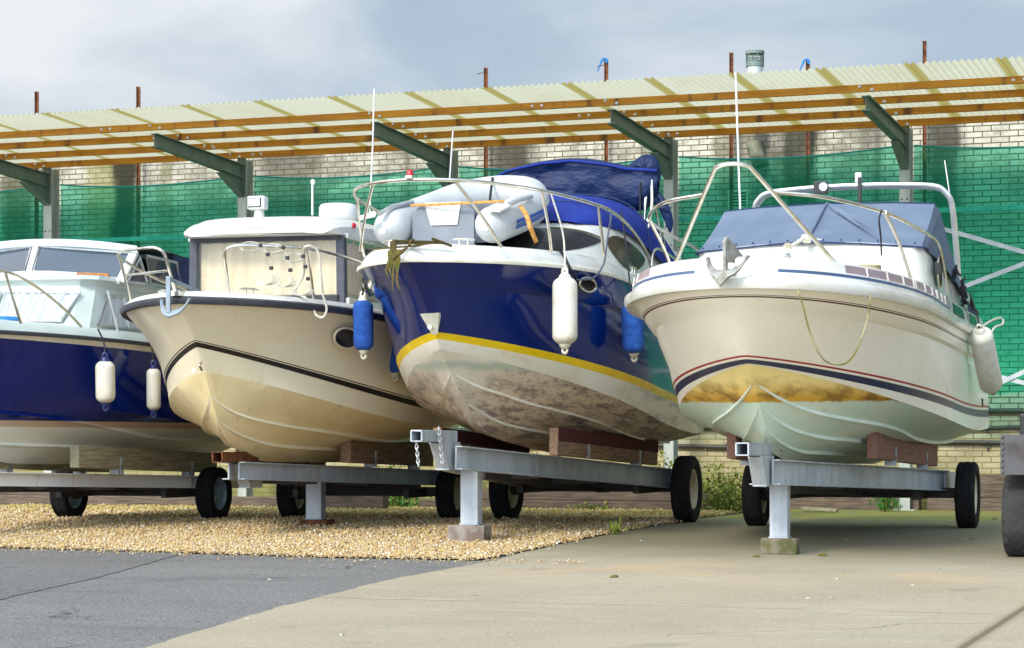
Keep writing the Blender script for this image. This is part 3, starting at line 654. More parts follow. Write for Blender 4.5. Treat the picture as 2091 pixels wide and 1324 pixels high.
leaves('shrub', (-6.95, 26.6, 0), (.36, .35, .42), 900, .05, m_leaf, 'leafy ground shrub with tiny pink flowers between the two right trailers', 'shrub', 9)
leaves('shrub', (-7.35, 27.6, 0), (.5, .4, .5), 900, .05, m_leaf, 'dense green shrub against the brick wall behind the right trailers', 'shrub', 6)
leaves('fern', (-5.22, 27.7, 0), (.16, .14, .36), 260, .09, m_leaf2, 'bright green fern at the sleepers behind the right hand boat', 'fern', 0, True)
leaves('weed_plant', (-11.4, 26.9, .0), (.45, .3, .5), 700, .055, m_leaf2, 'bright weeds behind the sleepers under the cream boat', 'weeds')
leaves('weed_plant', (-9.6, 27.3, .2), (.5, .3, .45), 600, .055, m_leaf, 'weeds growing behind the sleepers near the navy boat trailer', 'weeds')
leaves('weed_plant', (-8.6, 26.5, .0), (.35, .1, .09), 160, .045, m_leaf, 'small weeds sprouting along the foot of the sleepers', 'weeds')
leaves('weed_plant', (-7.9, 27.2, .15), (.4, .25, .5), 500, .05, m_leaf, 'weeds behind the navy boat right wheel near the column foot', 'weeds')
leaves('grass_tuft', (-6.35, 20.3, -.03), (.1, .1, .1), 40, .09, m_leaf, 'thin grass tuft at the gravel edge beside the concrete', 'grass tuft', 0, True)

# ------------------------------------------------------------------ boats: hull generator
NS = 56
US = np.linspace(0, 1, NS) ** 1.7
def curve(p, L, u=US):
    s0, z0, b, l, nn, m, c1, c2, tp, c3 = p
    s = s0 + (L - s0) * u
    q = np.clip((s - s0) / l, 0, 1)
    v = b * (1 - (1 - q) ** nn) ** m * (1 - tp * np.clip((s - s0 - l) / (L - l), 0, 1) ** 2)
    z = z0 + c1 * u + c2 * u * u + c3 * u ** 3
    return np.stack([v, s, z], 1)
class Hull:
    def __init__(h, L, sheer, chine, keel, stripe=None):
        h.L = L; h.sh = curve(sheer, L); h.ch = curve(chine, L)
        h.st = curve(stripe, L) if stripe is not None else None
        k = np.array([(p.y, p.z) for p in cr([(0, a, b) for a, b in keel], 10)])
        h.kz = lambda s: np.interp(s, k[:, 0], k[:, 1])
        h.ke = np.stack([np.zeros(NS), h.ch[:, 1], h.kz(h.ch[:, 1])], 1); h.ke[0] = h.ch[0]
        h.bow = np.exp(-(US / .3) ** 2)
    def rows(h, zones, flare=.06, belly=.0):
        """list of (row, material of the strip ABOVE it)"""
        R_ = []
        for f in (0, .25, .5, .75):
            r = h.ke * (1 - f) + h.ch * f
            r[:, 2] -= belly * math.sin(math.pi * f) * (1 - h.bow) * .5
            R_.append((r, 0))
        base = h.st if h.st is not None else h.ch
        d_up = h.sh - base; ln = np.linalg.norm(d_up, axis=1, keepdims=True) + 1e-9
        d_dn = h.ch - base; ld = np.linalg.norm(d_dn, axis=1, keepdims=True) + 1e-9
        R_.append((h.ch.copy(), zones[0]))
        for kind, x, m in zones[1:]:
            if kind == 'k':
                r = base + d_up * x; r[:, 0] *= 1 - flare * math.sin(math.pi * x) * h.bow; r[:, 0] = np.maximum(r[:, 0] - .022, 0)
            elif kind == 'd': r = base + d_up / ln * x if x >= 0 else base + d_dn / ld * np.minimum(-x, ld * .98)
            else:
                r = base + d_up * x
                r[:, 0] *= 1 - flare * math.sin(math.pi * x) * h.bow
            r[0, 0] = 0
            R_.append((r, m))
        R_.append((h.sh.copy(), 0))
        return R_
    def build(h, name, mats, zones, parent, flare=.06, strakes=(), belly=.0, sw=.05, sd=.022, smat=0):
        R_ = h.rows(zones, flare, belly); mb = MB()
        for sgn in (1, -1):
            S = np.array([sgn, 1, 1])
            # bottom and topsides are separate sheets so the chine stays sharp
            bot = [r for r, m in R_[:5]]; top = R_[4:]
            mb.grid([r * S for r in bot], 0)
            mb.grid([r * S for r, m in top], 0, mfun=lambda i, j: top[i][1])
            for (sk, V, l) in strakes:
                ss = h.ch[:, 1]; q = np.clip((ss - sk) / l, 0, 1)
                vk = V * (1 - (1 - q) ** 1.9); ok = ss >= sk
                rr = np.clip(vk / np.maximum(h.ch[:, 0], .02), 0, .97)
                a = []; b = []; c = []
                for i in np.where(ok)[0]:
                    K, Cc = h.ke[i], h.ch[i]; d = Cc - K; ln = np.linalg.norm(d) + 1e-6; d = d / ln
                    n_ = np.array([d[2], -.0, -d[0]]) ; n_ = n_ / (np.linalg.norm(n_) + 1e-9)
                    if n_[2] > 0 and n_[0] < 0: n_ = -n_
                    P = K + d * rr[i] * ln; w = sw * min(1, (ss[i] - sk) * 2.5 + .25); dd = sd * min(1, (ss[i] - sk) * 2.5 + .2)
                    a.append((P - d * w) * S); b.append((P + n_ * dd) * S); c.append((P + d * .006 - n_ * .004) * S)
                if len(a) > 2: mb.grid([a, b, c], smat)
        # transom
        loop = [r[-1] for r, m in R_]
        loop = loop + [p * np.array([-1, 1, 1]) for p in loop[::-1][:-1]]
        mb.add(loop, [tuple(range(len(loop)))], zones[1][2] if len(zones) > 1 else 0)
        return mb.build(name, mats, parent, angle=28)
    def full(h):
        """sheer polyline left stern - bow - right stern"""
        return np.concatenate([h.sh[::-1] * np.array([-1, 1, 1]), h.sh[1:]])
    def offset(h, inset, dz, base=None):
        P = h.full() if base is None else base
        T = np.gradient(P[:, :2], axis=0); T /= np.linalg.norm(T, axis=1, keepdims=True) + 1e-9
        n_ = np.stack([-T[:, 1], T[:, 0]], 1)
        Q = P.copy(); Q[:, :2] += n_ * inset
        mid = NS - 1; Q[mid, 0] = 0
        Q[:mid, 0] = np.minimum(Q[:mid, 0], -1e-3); Q[mid + 1:, 0] = np.maximum(Q[mid + 1:, 0], 1e-3); Q[:, 2] += dz
        return Q
    def deck(h, name, mats, parent, steps, camber=.08, mfun=None, fill=0):
        rows = [h.offset(i, z) for i, z in steps]; mb = MB()
        mb.grid(rows, 0, mfun=mfun)
        last = rows[-1]; mid = NS - 1; cross = []
        for f in np.linspace(0, 1, 9):
            r = []
            for i in range(NS):
                a = last[mid - i]; b = last[mid + i]; p = a * (1 - f) + b * f
                w = abs(b[0] - a[0]); p = p + np.array([0, 0, camber * min(1, w) * 4 * f * (1 - f)]); r.append(p)
            cross.append(r)
        mb.grid(cross, fill)
        return mb.build(name, mats, parent, angle=40)
    def rail(h, name, mat, parent, prof, inset=0, dz=0):
        """extrude a small (out, up) profile round the sheer"""
        mb = MB(); rows = []
        for (o_, u_) in prof: rows.append(h.offset(inset - o_, dz + u_))
        rows.append(rows[0]); mb.grid(rows); return mb.build(name, mat, parent, angle=50)
    def at(h, s, f=1.0, side=1):
        i = np.interp(s, h.sh[:, 1], np.arange(NS)); q = [np.interp(i, np.arange(NS), h.sh[:, k]) for k in range(3)]
        return np.array([q[0] * side, q[1], q[2]])
OVAL = [(0.0, -.028), (.022, -.022), (.03, 0), (.022, .022), (0.0, .028), (-.012, 0)]
def loft(name, mats, parent, rows, mi=0, closed=False, mfun=None, angle=35, subs=0, thick=0):
    mb = MB(); mb.grid(rows, mi, closed=closed, mfun=mfun); o = mb.build(name, mats, parent, angle=angle)
    if thick: q = o.modifiers.new('solid', 'SOLIDIFY'); q.thickness = thick; q.offset = 0
    if subs: q = o.modifiers.new('sub', 'SUBSURF'); q.levels = q.render_levels = subs
    return o
def lerp(a, b, t): return tuple(a[i] + (b[i] - a[i]) * t for i in range(3))
def tubes(name, mat, parent, paths, r, n=8, smooth=6):
    mb = MB()
    for p in paths: mb.tube(cr(p, smooth) if len(p) > 2 and smooth else p, r, n)
    return mb.build(name, mat, parent)
def rail_set(parent, paths, r=.0135, name='rail_tube', feet=True):
    """every stainless rail length is its own part, both sides"""
    for p in paths: tubes(name, m_steel, parent, [p], r, 8)
def box(name, mat, parent, c, d, rot=None, bevel=.006):
    mb = MB(); mb.box(c, d, 0, rot); return mb.build(name, mat, parent, smooth=False, bevel=bevel)
def sheet_between(A, B, n):  # ruled rows from polyline A to polyline B
    return [[lerp(a, b, k / n) for a, b in zip(A, B)] for k in range(n + 1)]
def ring(name, mat, parent, c, ru, rv, axis_u, axis_v, r, n=20):
    c = Vector(c); U = Vector(axis_u).normalized(); V = Vector(axis_v).normalized()
    mb = MB(); mb.tube([c + U * ru * math.cos(a) + V * rv * math.sin(a) for a in np.linspace(0, 2 * math.pi, n + 1)[:-1]], r, 6, closed=True)
    return mb.build(name, mat, parent)
def disc(name, mat, parent, c, ru, rv, axis_u, axis_v, off=.0, n=20, dome=0):
    c = Vector(c); U = Vector(axis_u).normalized(); V = Vector(axis_v).normalized(); N_ = U.cross(V); mb = MB()
    rows = [[c + N_ * (off + dome * (1 - k * k)) + U * ru * k * math.cos(a) + V * rv * k * math.sin(a) for a in np.linspace(0, 2 * math.pi, n + 1)[:-1]] for k in (.02, .5, 1)]
    rows.append([c - N_ * .01 + U * ru * math.cos(a) + V * rv * math.sin(a) for a in np.linspace(0, 2 * math.pi, n + 1)[:-1]])
    mb.grid(rows, closed=True); return mb.build(name, mat, parent)

# ================================================================== BOAT at the right: cream cruiser with slate cover
bR = empty('cabin_cruiser', (-4.18, 16.13, 0), rad(2.5), 'cream cabin cruiser with slate blue windscreen cover and ochre stained bottom', 'boat')
hR = Hull(7.0, [-.03, 1.99, 1.21, 2.53, 2.1, .46, -.319, .199, .067, .037], [.668, 1.414, 1.188, 3.962, 2.401, .8, -1.155, .716, .043, .013],
          [(.668, 1.414), (.86, 1.29), (1.09, 1.11), (1.32, .95), (1.62, .80), (2.08, .69), (2.6, .66), (3.4, .645), (5, .635), (7.1, .62)],
          [.599, 1.43, 1.156, 3.592, 2.349, .8, -.781, .519, .0, -.034])
hR.build('hull', [m_botR, m_hullR, m_navystripe, m_redstripe, m_brownstripe, m_litstrakeR], [1, ('d', -.036, 2), ('d', .034, 1), ('d', .058, 3), ('d', .078, 1), ('f', .3, 1), ('f', .55, 1), ('k', .68, 1), ('f', .715, 1), ('f', .815, 4), ('f', .832, 1), ('f', .84, 4), ('f', .848, 1), ('f', .93, 1)], bR, .10,
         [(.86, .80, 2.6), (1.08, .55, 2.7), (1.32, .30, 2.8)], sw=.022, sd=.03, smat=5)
hR.rail('rub_rail', m_white, bR, [(-.02, -.05), (.03, -.048), (.05, -.015), (.046, .02), (.01, .04), (-.03, .0)])
def dm(i, j):
    a = abs(j - (NS - 1)); s = hR.sh[min(a, NS - 1), 1]
    if i == 2 and .05 < s < 3.3: return 1
    if i == 4 and .45 < s < 3.3: return 2
    return 0
hR.deck('deck', [m_white, m_bluestripe, m_mauve], bR, [(0, .03), (.012, .06), (.016, .076), (.020, .10), (.024, .112), (.036, .172), (.07, .192), (.15, .18)], .06, dm)
for s_ in (.75, 1.05, 1.35, 1.6, 1.66, 1.95, 2.25, 2.5, 2.56, 2.85, 3.1):
    for sg in (1, -1):
        q_ = hR.at(s_, side=sg); mb = MB(); mb.tube([(q_[0] - sg * .020, q_[1], q_[2] + .108), (q_[0] - sg * .033, q_[1], q_[2] + .174)], .007, 5); mb.build('panel_trim', m_white, bR)
# coachroof trunk
def out_R(w, s0, sc, s1, z0, z1, z2):   # half outline centre-front to stern, right side
    return [(0, s0, z0), (w * .35, s0 + .005, z0), (w * .68, s0 + .03, z0 + (z1 - z0) * .5), (w * .9, s0 + .07, z1), (w * .985, s0 + .17, z1), (w, sc, z1), (w, (sc + s1) / 2, (z1 + z2) / 2), (w, s1, z2)]
def both(h): return [(-p[0], p[1], p[2]) for p in h[::-1]] + h[1:]
lo = both(out_R(1.03, 2.95, 3.5, 6.9, 2.10, 2.06, 2.0)); hi_ = both(out_R(.985, 3.12, 3.6, 6.9, 2.545, 2.505, 2.32))
A = sheet_between(lo, hi_, 3); A.append([lerp(p, (p[0] * .6, p[1] + .1, p[2] + .02), 1) for p in hi_]); A.append([(0, p[1], p[2] + .05) for p in hi_])
loft('coachroof', m_white, bR, A, angle=45)
# canvas cover: raked front, wedge sides
fl_ = [(-1.0, 3.42, 2.49), (-.97, 3.22, 2.50), (-.6, 3.13, 2.52), (-.2, 3.09, 2.545), (0, 3.08, 2.55), (.2, 3.09, 2.545), (.6, 3.13, 2.52), (.97, 3.22, 2.495), (1.0, 3.42, 2.485)]
ft = [(-.985, 4.42, 2.90), (-.955, 4.24, 2.955), (-.6, 4.2, 2.975), (-.2, 4.19, 2.985), (0, 4.18, 2.99), (.2, 4.19, 2.985), (.6, 4.2, 2.98), (.955, 4.24, 2.965), (.985, 4.42, 2.91)]
rows = sheet_between(fl_, ft, 8)
for k in range(1, 8):
    for i in range(9):
        p = rows[k][i]; sg = -.018 * math.sin(math.pi * k / 8) * abs(math.sin(math.pi * (i - 4) / 4)); rows[k][i] = (p[0], p[1] - sg, p[2] + sg)
for s_, z_, w in ((5.0, 2.70, .985), (5.7, 2.47, .99), (6.3, 2.26, 1.0)): rows.append([(p[0] / .985 * w, s_, z_ + .03 * (1 - p[0] ** 2)) for p in ft])
cov = loft('windscreen_cover', m_coverR, bR, rows, angle=30)
for sg in (1, -1):   # side panels of the cover
    up = [(sg * 1.0, 3.42, 2.487), (sg * .992, 3.9, 2.71), (sg * .985, 4.42, 2.905), (sg * .985, 5.0, 2.70), (sg * .99, 5.7, 2.47), (sg * 1.0, 6.3, 2.26)]
    dn = [(sg * 1.004, 3.43, 2.47), (sg * 1.02, 3.9, 2.44), (sg * 1.03, 4.42, 2.40), (sg * 1.035, 5.0, 2.35), (sg * 1.035, 5.7, 2.27), (sg * 1.03, 6.3, 2.20)]
    loft('cover_side', m_coverR, cov, sheet_between(up, dn, 3))
tubes('seam', m_coverR, cov, [[(0, 3.07, 2.55), (.01, 3.5, 2.735), (0, 4.0, 2.93), (0, 4.2, 3.0)]], .012)
tubes('hem', m_canvasD, cov, [[(p[0] * 1.003, p[1] - .006, p[2] - .004) for p in fl_]], .008)
tubes('seam', m_canvasD, cov, [[(p[0], p[1] - .004, p[2] + .004) for p in ft[1:-1]]], .005)
for x_ in np.linspace(-.92, .92, 13):
    mb = MB(); mb.lathe([(.011, 0), (.010, .005), (0, .007)], 8, Matrix.Translation((x_, 3.075 + .13 * x_ * x_, 2.565 - .045 * x_ * x_)) @ Matrix.Rotation(rad(62), 4, 'X')); mb.build('snap_fastener', m_canvasD, cov)
mb = MB()
for k in range(5):   # fold ridges fanning from the seam top on the right half
    a = (.02, 4.13, 2.985); b_ = (.16 + k * .11, 3.86 - k * .16 + .1 * (k % 2), 2.86 - k * .07 + .045 * (k % 2))
    mb.tube(cr([a, lerp(a, b_, .5), b_], 4), [.004, .012, .016, .018, .016, .012, .008, .005, .002], 6)
mb.build('fold', m_coverR, cov)
# cockpit hood remains, strap and lashings at right aft
mb = MB(); pts = [(1.05, 5.05, 2.36), (1.07, 5.4, 2.27), (1.06, 5.7, 2.2), (1.08, 6.1, 2.12), (1.06, 6.5, 2.06)]
for k in range(26):
    a = random.choice(pts); b_ = random.choice(pts); q = [(a[0] + random.uniform(-.02, .03), a[1] + random.uniform(-.2, .2), a[2] + random.uniform(-.08, .12)) for _ in range(3)]
    mb.tube(cr(q, 4), .012, 5)
mb.build('lashing', m_ropeb, bR)
loft('side_curtain', m_canvasD, bR, sheet_between([(1.07, 5.7, 2.2), (1.09, 6.3, 2.12), (1.09, 6.9, 2.0)], [(1.12, 5.8, 1.98), (1.13, 6.3, 1.94), (1.13, 6.95, 1.92)], 3))
# hull-side windows in the bulwark band
for sg in (1, -1):
    for (s0, s1) in ((3.45, 4.75), (5.0, 6.1)):
        fr = MB(); gl = MB(); R1 = []; R2 = []
        for s in np.linspace(s0, s1, 8):
            q = hR.at(s, side=1); o = lambda inn, up, e=0: ((q[0] - inn + e) * sg, s, q[2] + up)
            dz = .02 if s in (s0,) else 0
            R1.append([o(.017, .07, .01), o(.023, .115, .01), o(.036, .162, .01)])
        gl.grid([R1[k] for k in range(1, 7)]); f = MB()
        w = MB(); w.grid([[((p[0]) - sg * .005, p[1], p[2]) for p in [(r[0][0], r[0][1], r[0][2] - .015), r[1], (r[2][0], r[2][1], r[2][2] + .015)]] for r in R1])
        fo = w.build('side_window', m_alu, bR); gl.build('pane', m_glass_dark, fo)
# oval vent and side lamp on the trunk side
disc('side_vent', m_dark, bR, (1.04, 3.9, 2.33), .16, .13, (0, 1, 0), (0, 0, 1), .005)
box('side_lamp', m_black, bR, (1.06, 3.62, 2.34), (.05, .1, .1)); ring('vent_rim', m_steel, bR, (1.043, 3.9, 2.33), .165, .135, (0, 1, 0), (0, 0, 1), .01)
# hatch and deck fittings
box('fore_hatch', m_white, bR, (.12, 1.9, 2.20), (.62, .62, .05), bevel=.015)
def cleat(parent, c, ang=0):
    mb = MB(); Rz = Matrix.Rotation(ang, 4, 'Z'); T = Matrix.Translation(c) @ Rz
    for s in (-.035, .035): mb.tube([T @ Vector((s, 0, 0)), T @ Vector((s, 0, .045))], .011, 7)
    mb.tube([T @ Vector((-.095, 0, .05)), T @ Vector((-.05, 0, .056)), T @ Vector((.05, 0, .056)), T @ Vector((.095, 0, .05))], [.007, .012, .012, .007], 7)
    return mb.build('cleat', m_steel, parent)
cleat(bR, (-.22, .62, 2.16), .2); cleat(bR, (.25, .75, 2.16), -.2); cleat(bR, (1.02, 4.6, 2.09), 1.57)
# arch
def arch(v, r=.04):
    return cr([(-v - .03, 5.95, 2.2), (-v - .02, 5.75, 2.7), (-v, 5.58, 3.08), (-v + .05, 5.54, 3.2), (-v + .17, 5.52, 3.262), (-.4, 5.5, 3.29), (0, 5.5, 3.30), (.4, 5.5, 3.295), (v - .17, 5.52, 3.275), (v - .05, 5.54, 3.21), (v, 5.58, 3.09), (v + .02, 5.75, 2.7), (v + .03, 5.95, 2.2)], 6)
mb = MB(); mb.tube(arch(.95), .024, 10); mb.tube([p + Vector((0, .10, -.005)) for p in arch(.95)], .024, 10); mb.tube([p + Vector((0, .05, -.010)) for p in arch(.95)], .027, 8)
ar = mb.build('radar_arch', m_alu, bR)
fl_o = box('floodlight', m_black, ar, (-.27, 5.42, 3.28), (.13, .08, .12)); disc('lamp_glass', m_lamp, fl_o, (-.24, 5.378, 3.285), .04, .04, (1, 0, 0), (0, 0, 1), .002)
box('lamp_bracket', m_black, ar, (.10, 5.44, 3.22), (.035, .04, .3)); box('horn_box', m_plastic, ar, (.08, 5.5, 3.37), (.06, .06, .1))
tubes('whip_aerial', m_plastic, bR, [[(0.884, 5.600, 3.520), (.93, 5.6, 3.2)]], .006); 
tubes('tall_aerial', m_plastic, bR, [[(-1.118, 5.500, 4.442), (-1.094, 5.500, 3.716), (-1.070, 5.500, 3.048)]], [.006] * 0 or .0105, smooth=0)
mb = MB()
for a_, b_ in (((6.28, .10), (6.28, .19)), ((6.28, .19), (6.36, .10)), ((6.36, .10), (6.36, .19))):
    P_ = []
    for s_, f_ in (a_, b_):
        i_ = np.interp(s_, hR.sh[:, 1], np.arange(NS)); q_ = [np.array([np.interp(i_, np.arange(NS), C_[:, k]) for k in range(3)]) for C_ in (hR.st, hR.sh)]
        p_ = q_[0] + (q_[1] - q_[0]) * f_; P_.append((p_[0] + .003, p_[1], p_[2]))
    mb.tube(P_, .005, 5)
mb.build('letter', m_ropeb, bR)
# pulpit and side rails
hoop = [(-.66, .92, 2.14), (-.40, .5, 2.48), (-.165, .14, 2.79), (-.11, .07, 2.845), (0, .045, 2.86), (.11, .07, 2.845), (.165, .14, 2.79), (.40, .5, 2.48), (.66, .92, 2.14)]
rail_set(bR, [hoop], .0165)
for sg in (1, -1):
    T = lambda L: [(sg * a, b_, c) for a, b_, c in L]
    rail_set(bR, [T([(.27, .3, 2.67), (.62, .5, 2.64), (.93, 1.3, 2.60), (1.04, 2.6, 2.58), (1.06, 3.4, 2.57), (1.06, 3.75, 2.52), (1.07, 3.95, 2.38), (1.08, 4.15, 2.16)]), T([(.935, 1.3, 2.60), (.96, 1.9, 2.42), (.98, 2.5, 2.15)])], .0145)
# hull knuckle shadow line is modelled in the rows above

# ================================================================== BOAT second from right: navy sports cruiser
bB = empty('sports_cruiser', (-7.18, 17.26, 0), rad(2.5), 'navy blue sports cruiser with yellow stripe carrying an inflatable on its foredeck', 'boat')
hB = Hull(6.1, [0, 2.33, 1.12, 2.4, 2.0, .73, .19, -.42, .001, -.01], [.75, 1.627, 1.084, 3.07, 2.07, .906, -1.013, -.059, .004, .38],
          [(.75, 1.627), (1.0, 1.47), (1.34, 1.24), (1.64, 1.10), (1.99, .95), (2.4, .87), (2.78, .83), (3.95, .745), (5, .72), (6.2, .71)],
          [.662, 1.741, 1.15, 3.125, 2.15, .87, -.80, .1, .003, .16])
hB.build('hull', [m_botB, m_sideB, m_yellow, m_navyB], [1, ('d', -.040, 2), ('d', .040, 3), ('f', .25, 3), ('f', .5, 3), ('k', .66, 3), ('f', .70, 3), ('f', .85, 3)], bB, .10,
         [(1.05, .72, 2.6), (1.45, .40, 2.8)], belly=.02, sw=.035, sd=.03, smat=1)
hB.rail('rub_rail', m_cream, bB, [(-.01, -.02), (.016, -.022), (.022, -.006), (.02, .008), (.0, .016), (-.02, .0)])
hB.deck('deck', [m_white, m_hypdark], bB, [(0, .014), (.012, .03), (.016, .05), (.05, .10), (.09, .135), (.15, .14), (.19, .12)], .06)
# coachroof with curved windscreen
def coachB(t, f):
    """t -1..1 round the front from left side aft to right side aft, f 0 base .. 1 top"""
    a = abs(t); sg = 1 if t >= 0 else -1
    bas = [(0, 1.55), (.45, 1.68), (.78, 2.2), (.93, 2.9), (.98, 3.6), (.99, 4.6), (.99, 5.9)]
    top = [(0, 2.72), (.34, 2.76), (.62, 2.86), (.78, 3.15), (.84, 3.7), (.87, 4.7), (.88, 5.9)]
    k = a * 6; i = min(5, int(k)); q = k - i
    def sm(P):
        p0 = P[max(i - 1, 0)] if i > 0 else (-P[1][0], P[1][1]); p1, p2 = P[i], P[i + 1]; p3 = P[min(i + 2, 6)]
        return [.5 * (2 * p1[c] + (p2[c] - p0[c]) * q + (2 * p0[c] - 5 * p1[c] + 4 * p2[c] - p3[c]) * q * q + (3 * p1[c] - p0[c] - 3 * p2[c] + p3[c]) * q ** 3) for c in (0, 1)]
    b_, t_ = sm(bas), sm(top); zb = 2.46 - .07 * a; zt = 2.865 + .02 * math.sin(a * 3) - .05 * max(0, a - .5)
    x = b_[0] + (t_[0] - b_[0]) * f; y = b_[1] + (t_[1] - b_[1]) * f; z = zb + (zt - zb) * f + .04 * math.sin(math.pi * f)
    return Vector((sg * x, y, z))
ts = np.linspace(-1, 1, 61); fs_ = np.linspace(0, 1, 9)
rows = [[coachB(t, f) for t in ts] for f in fs_]; top_ = rows[-1]
rows.append([Vector((p.x * .6, p.y + .15, p.z + .05)) for p in top_]); rows.append([Vector((0, p.y + .2, p.z + .07)) for p in top_])
loft('coachroof', m_white, bB, rows, angle=50)
def panel(name, mat, parent, t0, t1, f0, f1, off=.008, n=16, m=6):
    rows = []
    for k in range(n + 1):
        t = t0 + (t1 - t0) * k / n; r = []
        for j in range(m + 1):
            f = f0(k / n) + (f1(k / n) - f0(k / n)) * j / m
            p = coachB(t, f); e = 1e-3; du = coachB(t + e, f) - p; dv = coachB(t, f + e) - p; n_ = du.cross(dv).normalized()
            if n_.y > .2 or n_.z < 0: n_ = -n_
            if abs(n_.x) > .5 and n_.x * t < 0: n_ = -n_
            r.append(p + n_ * off)
        rows.append(r)
    mb = MB(); mb.grid(rows); return mb.build(name, mat, parent)
for sg in (1, -1):
    ws = panel('windscreen', m_glass_dark, bB, sg * .005, sg * .47, lambda k: .10 + .42 * k ** 2.5, lambda k: .78 - .22 * k ** 3)
    panel('side_window', m_glass_dark, bB, sg * .50, sg * .76, lambda k: .5 - .34 * math.sin(math.pi * k) ** .7 - .1 * k, lambda k: .56 + .26 * math.sin(math.pi * k) ** .7 - .12 * k)
tubes('windscreen_trim', m_weed, bB, [[coachB(t, .80 - .22 * max(0, (t - .02) / .47) ** 3) + Vector((0, -.012, .006)) for t in np.linspace(.2, .47, 10)]], .006, smooth=0)
# cockpit canvas
rows = []
for s, w, zt, zb in ((2.76, .62, 2.90, 2.87), (2.95, .74, 3.02, 2.87), (3.3, .84, 3.15, 2.87), (3.8, .90, 3.26, 2.86), (4.3, .96, 3.32, 2.74), (4.9, 1.0, 3.30, 2.6), (5.5, 1.0, 3.12, 2.5), (5.95, .98, 2.75, 2.45)):
    r = []
    for a in np.linspace(0, math.pi, 25):
        c_, s_ = math.cos(a), math.sin(a); x = w * (abs(c_) ** .75) * (1 if c_ > 0 else -1)
        wr = .008 * math.sin(a * 19 + s * 6) * s_
        r.append((-x, s + wr, zb + (zt - zb) * s_ ** .8 + wr))
    rows.append(r)
cc_ = loft('cockpit_cover', m_canvasB, bB, rows, angle=60, subs=1)
for k_ in (2, 4): tubes('seam', m_canvasD, cc_, [[Vector(p) + Vector((0, 0, .006)) for p in rows[k_][::2]]], .005, smooth=3)
# folded bimini hood: roll on top, sheet hanging below it
rows = []
n_ = 72
for k in range(n_ + 1):
    u = k / n_; x = -.78 + 1.76 * u; zc = 3.50 + .13 * math.sin(math.pi * min(1, u * 1.15)) + .03 * u
    dr = (.10 + .28 * math.sin(math.pi * (.15 + .7 * u)) ** .8) * (1 if u < .86 else 1)
    r = []
    prof = [(.16, -.02), (.13, .05), (.05, .075), (-.04, .06), (-.09, .02), (-.07, -.03), (-.06, -.06), (-.075, -.12 - dr * .2), (-.06, -.1 - dr * .5), (-.03, -.1 - dr * .8), (.02, -.1 - dr), (.06, -.08 - dr * .8), (.09, -.05 - dr * .3), (.15, -.05)]
    for j, (a, b_) in enumerate(prof):
        w = .03 * (1 - abs(math.sin(u * 8 + j * .55))) ** 3 * (1 if j > 5 else .5) + .012 * (1 - abs(math.sin(u * 17 - j * .9 + 1))) ** 3 + .006 * math.sin(u * 9 - j * 1.3)
        tp = min(1, u * 6 + .35) * min(1, (1 - u) * 7 + .55)
        r.append((x, 4.55 + (a + w) * tp * 1.3, zc + (b_ + w * .6) * tp))
    rows.append(r)
rows_b = rows
bim = loft('bimini_hood', m_biminiB, bB, rows, closed=True, angle=40, subs=1)
tubes('hood_piping', m_canvasB, bim, [[Vector(r[4]) + Vector((0, -.008, 0)) for r in rows[::4]]], .012, smooth=3)
tubes('hood_zip', m_ropeb, bim, [[Vector(r[9]) + Vector((0, -.012, 0)) for r in rows[2:-8:4]]], .006, smooth=3)
def flap(poly, y, th, nm='hood_flap'):
    mb = MB(); n = len(poly); C_ = cr([(p[0], 0, p[1]) for p in poly], 5, True); cx = sum(p.x for p in C_) / len(C_); cz = sum(p.z for p in C_) / len(C_); rows = []
    for f, o in ((0.02, -th), (.5, -th * .9), (.85, -th * .55), (1, 0), (.85, th * .55), (.5, th * .9), (.02, th)):
        rows.append([(cx + (p.x - cx) * f, y + o + .012 * math.sin(p.x * 40 + p.z * 25), cz + (p.z - cz) * f) for p in C_])
    mb.grid(rows, closed=True); return mb.build(nm, m_biminiB, bim, angle=60)
flap([(.62, 3.58), (.80, 3.72), (.93, 3.70), (.985, 3.58), (.97, 3.44), (.86, 3.48), (.74, 3.52)], 4.62, .06)
flap([(.90, 3.40), (1.0, 3.32), (1.09, 3.18), (1.12, 3.02), (1.09, 2.93), (1.03, 3.06), (.96, 3.2), (.86, 3.28)], 4.6, .035)
rail_set(bB, [[(0.881, 4.500, 3.455), (0.851, 4.500, 3.105), (0.831, 4.500, 2.715), (0.816, 4.500, 2.520)], [(0.926, 4.500, 3.454), (0.934, 4.450, 3.146), (0.866, 4.400, 2.803)]], .014, 'hood_frame')
rail_set(bB, [[(0.912, 4.600, 3.358), (0.947, 4.700, 3.023), (0.985, 4.900, 2.545)], [(1.007, 4.600, 2.963), (0.933, 5.200, 2.593)]], .009, 'hood_frame')
rail_set(bB, [[(-.86, 4.5, 2.7), (-.84, 4.52, 3.1), (-.76, 4.55, 3.5)]], .014, 'hood_frame')
tubes('hood_strap', m_ropeb, bB, [[(0.819, 4.450, 3.433), (0.831, 4.400, 3.023), (0.857, 4.300, 2.698)]], .009)
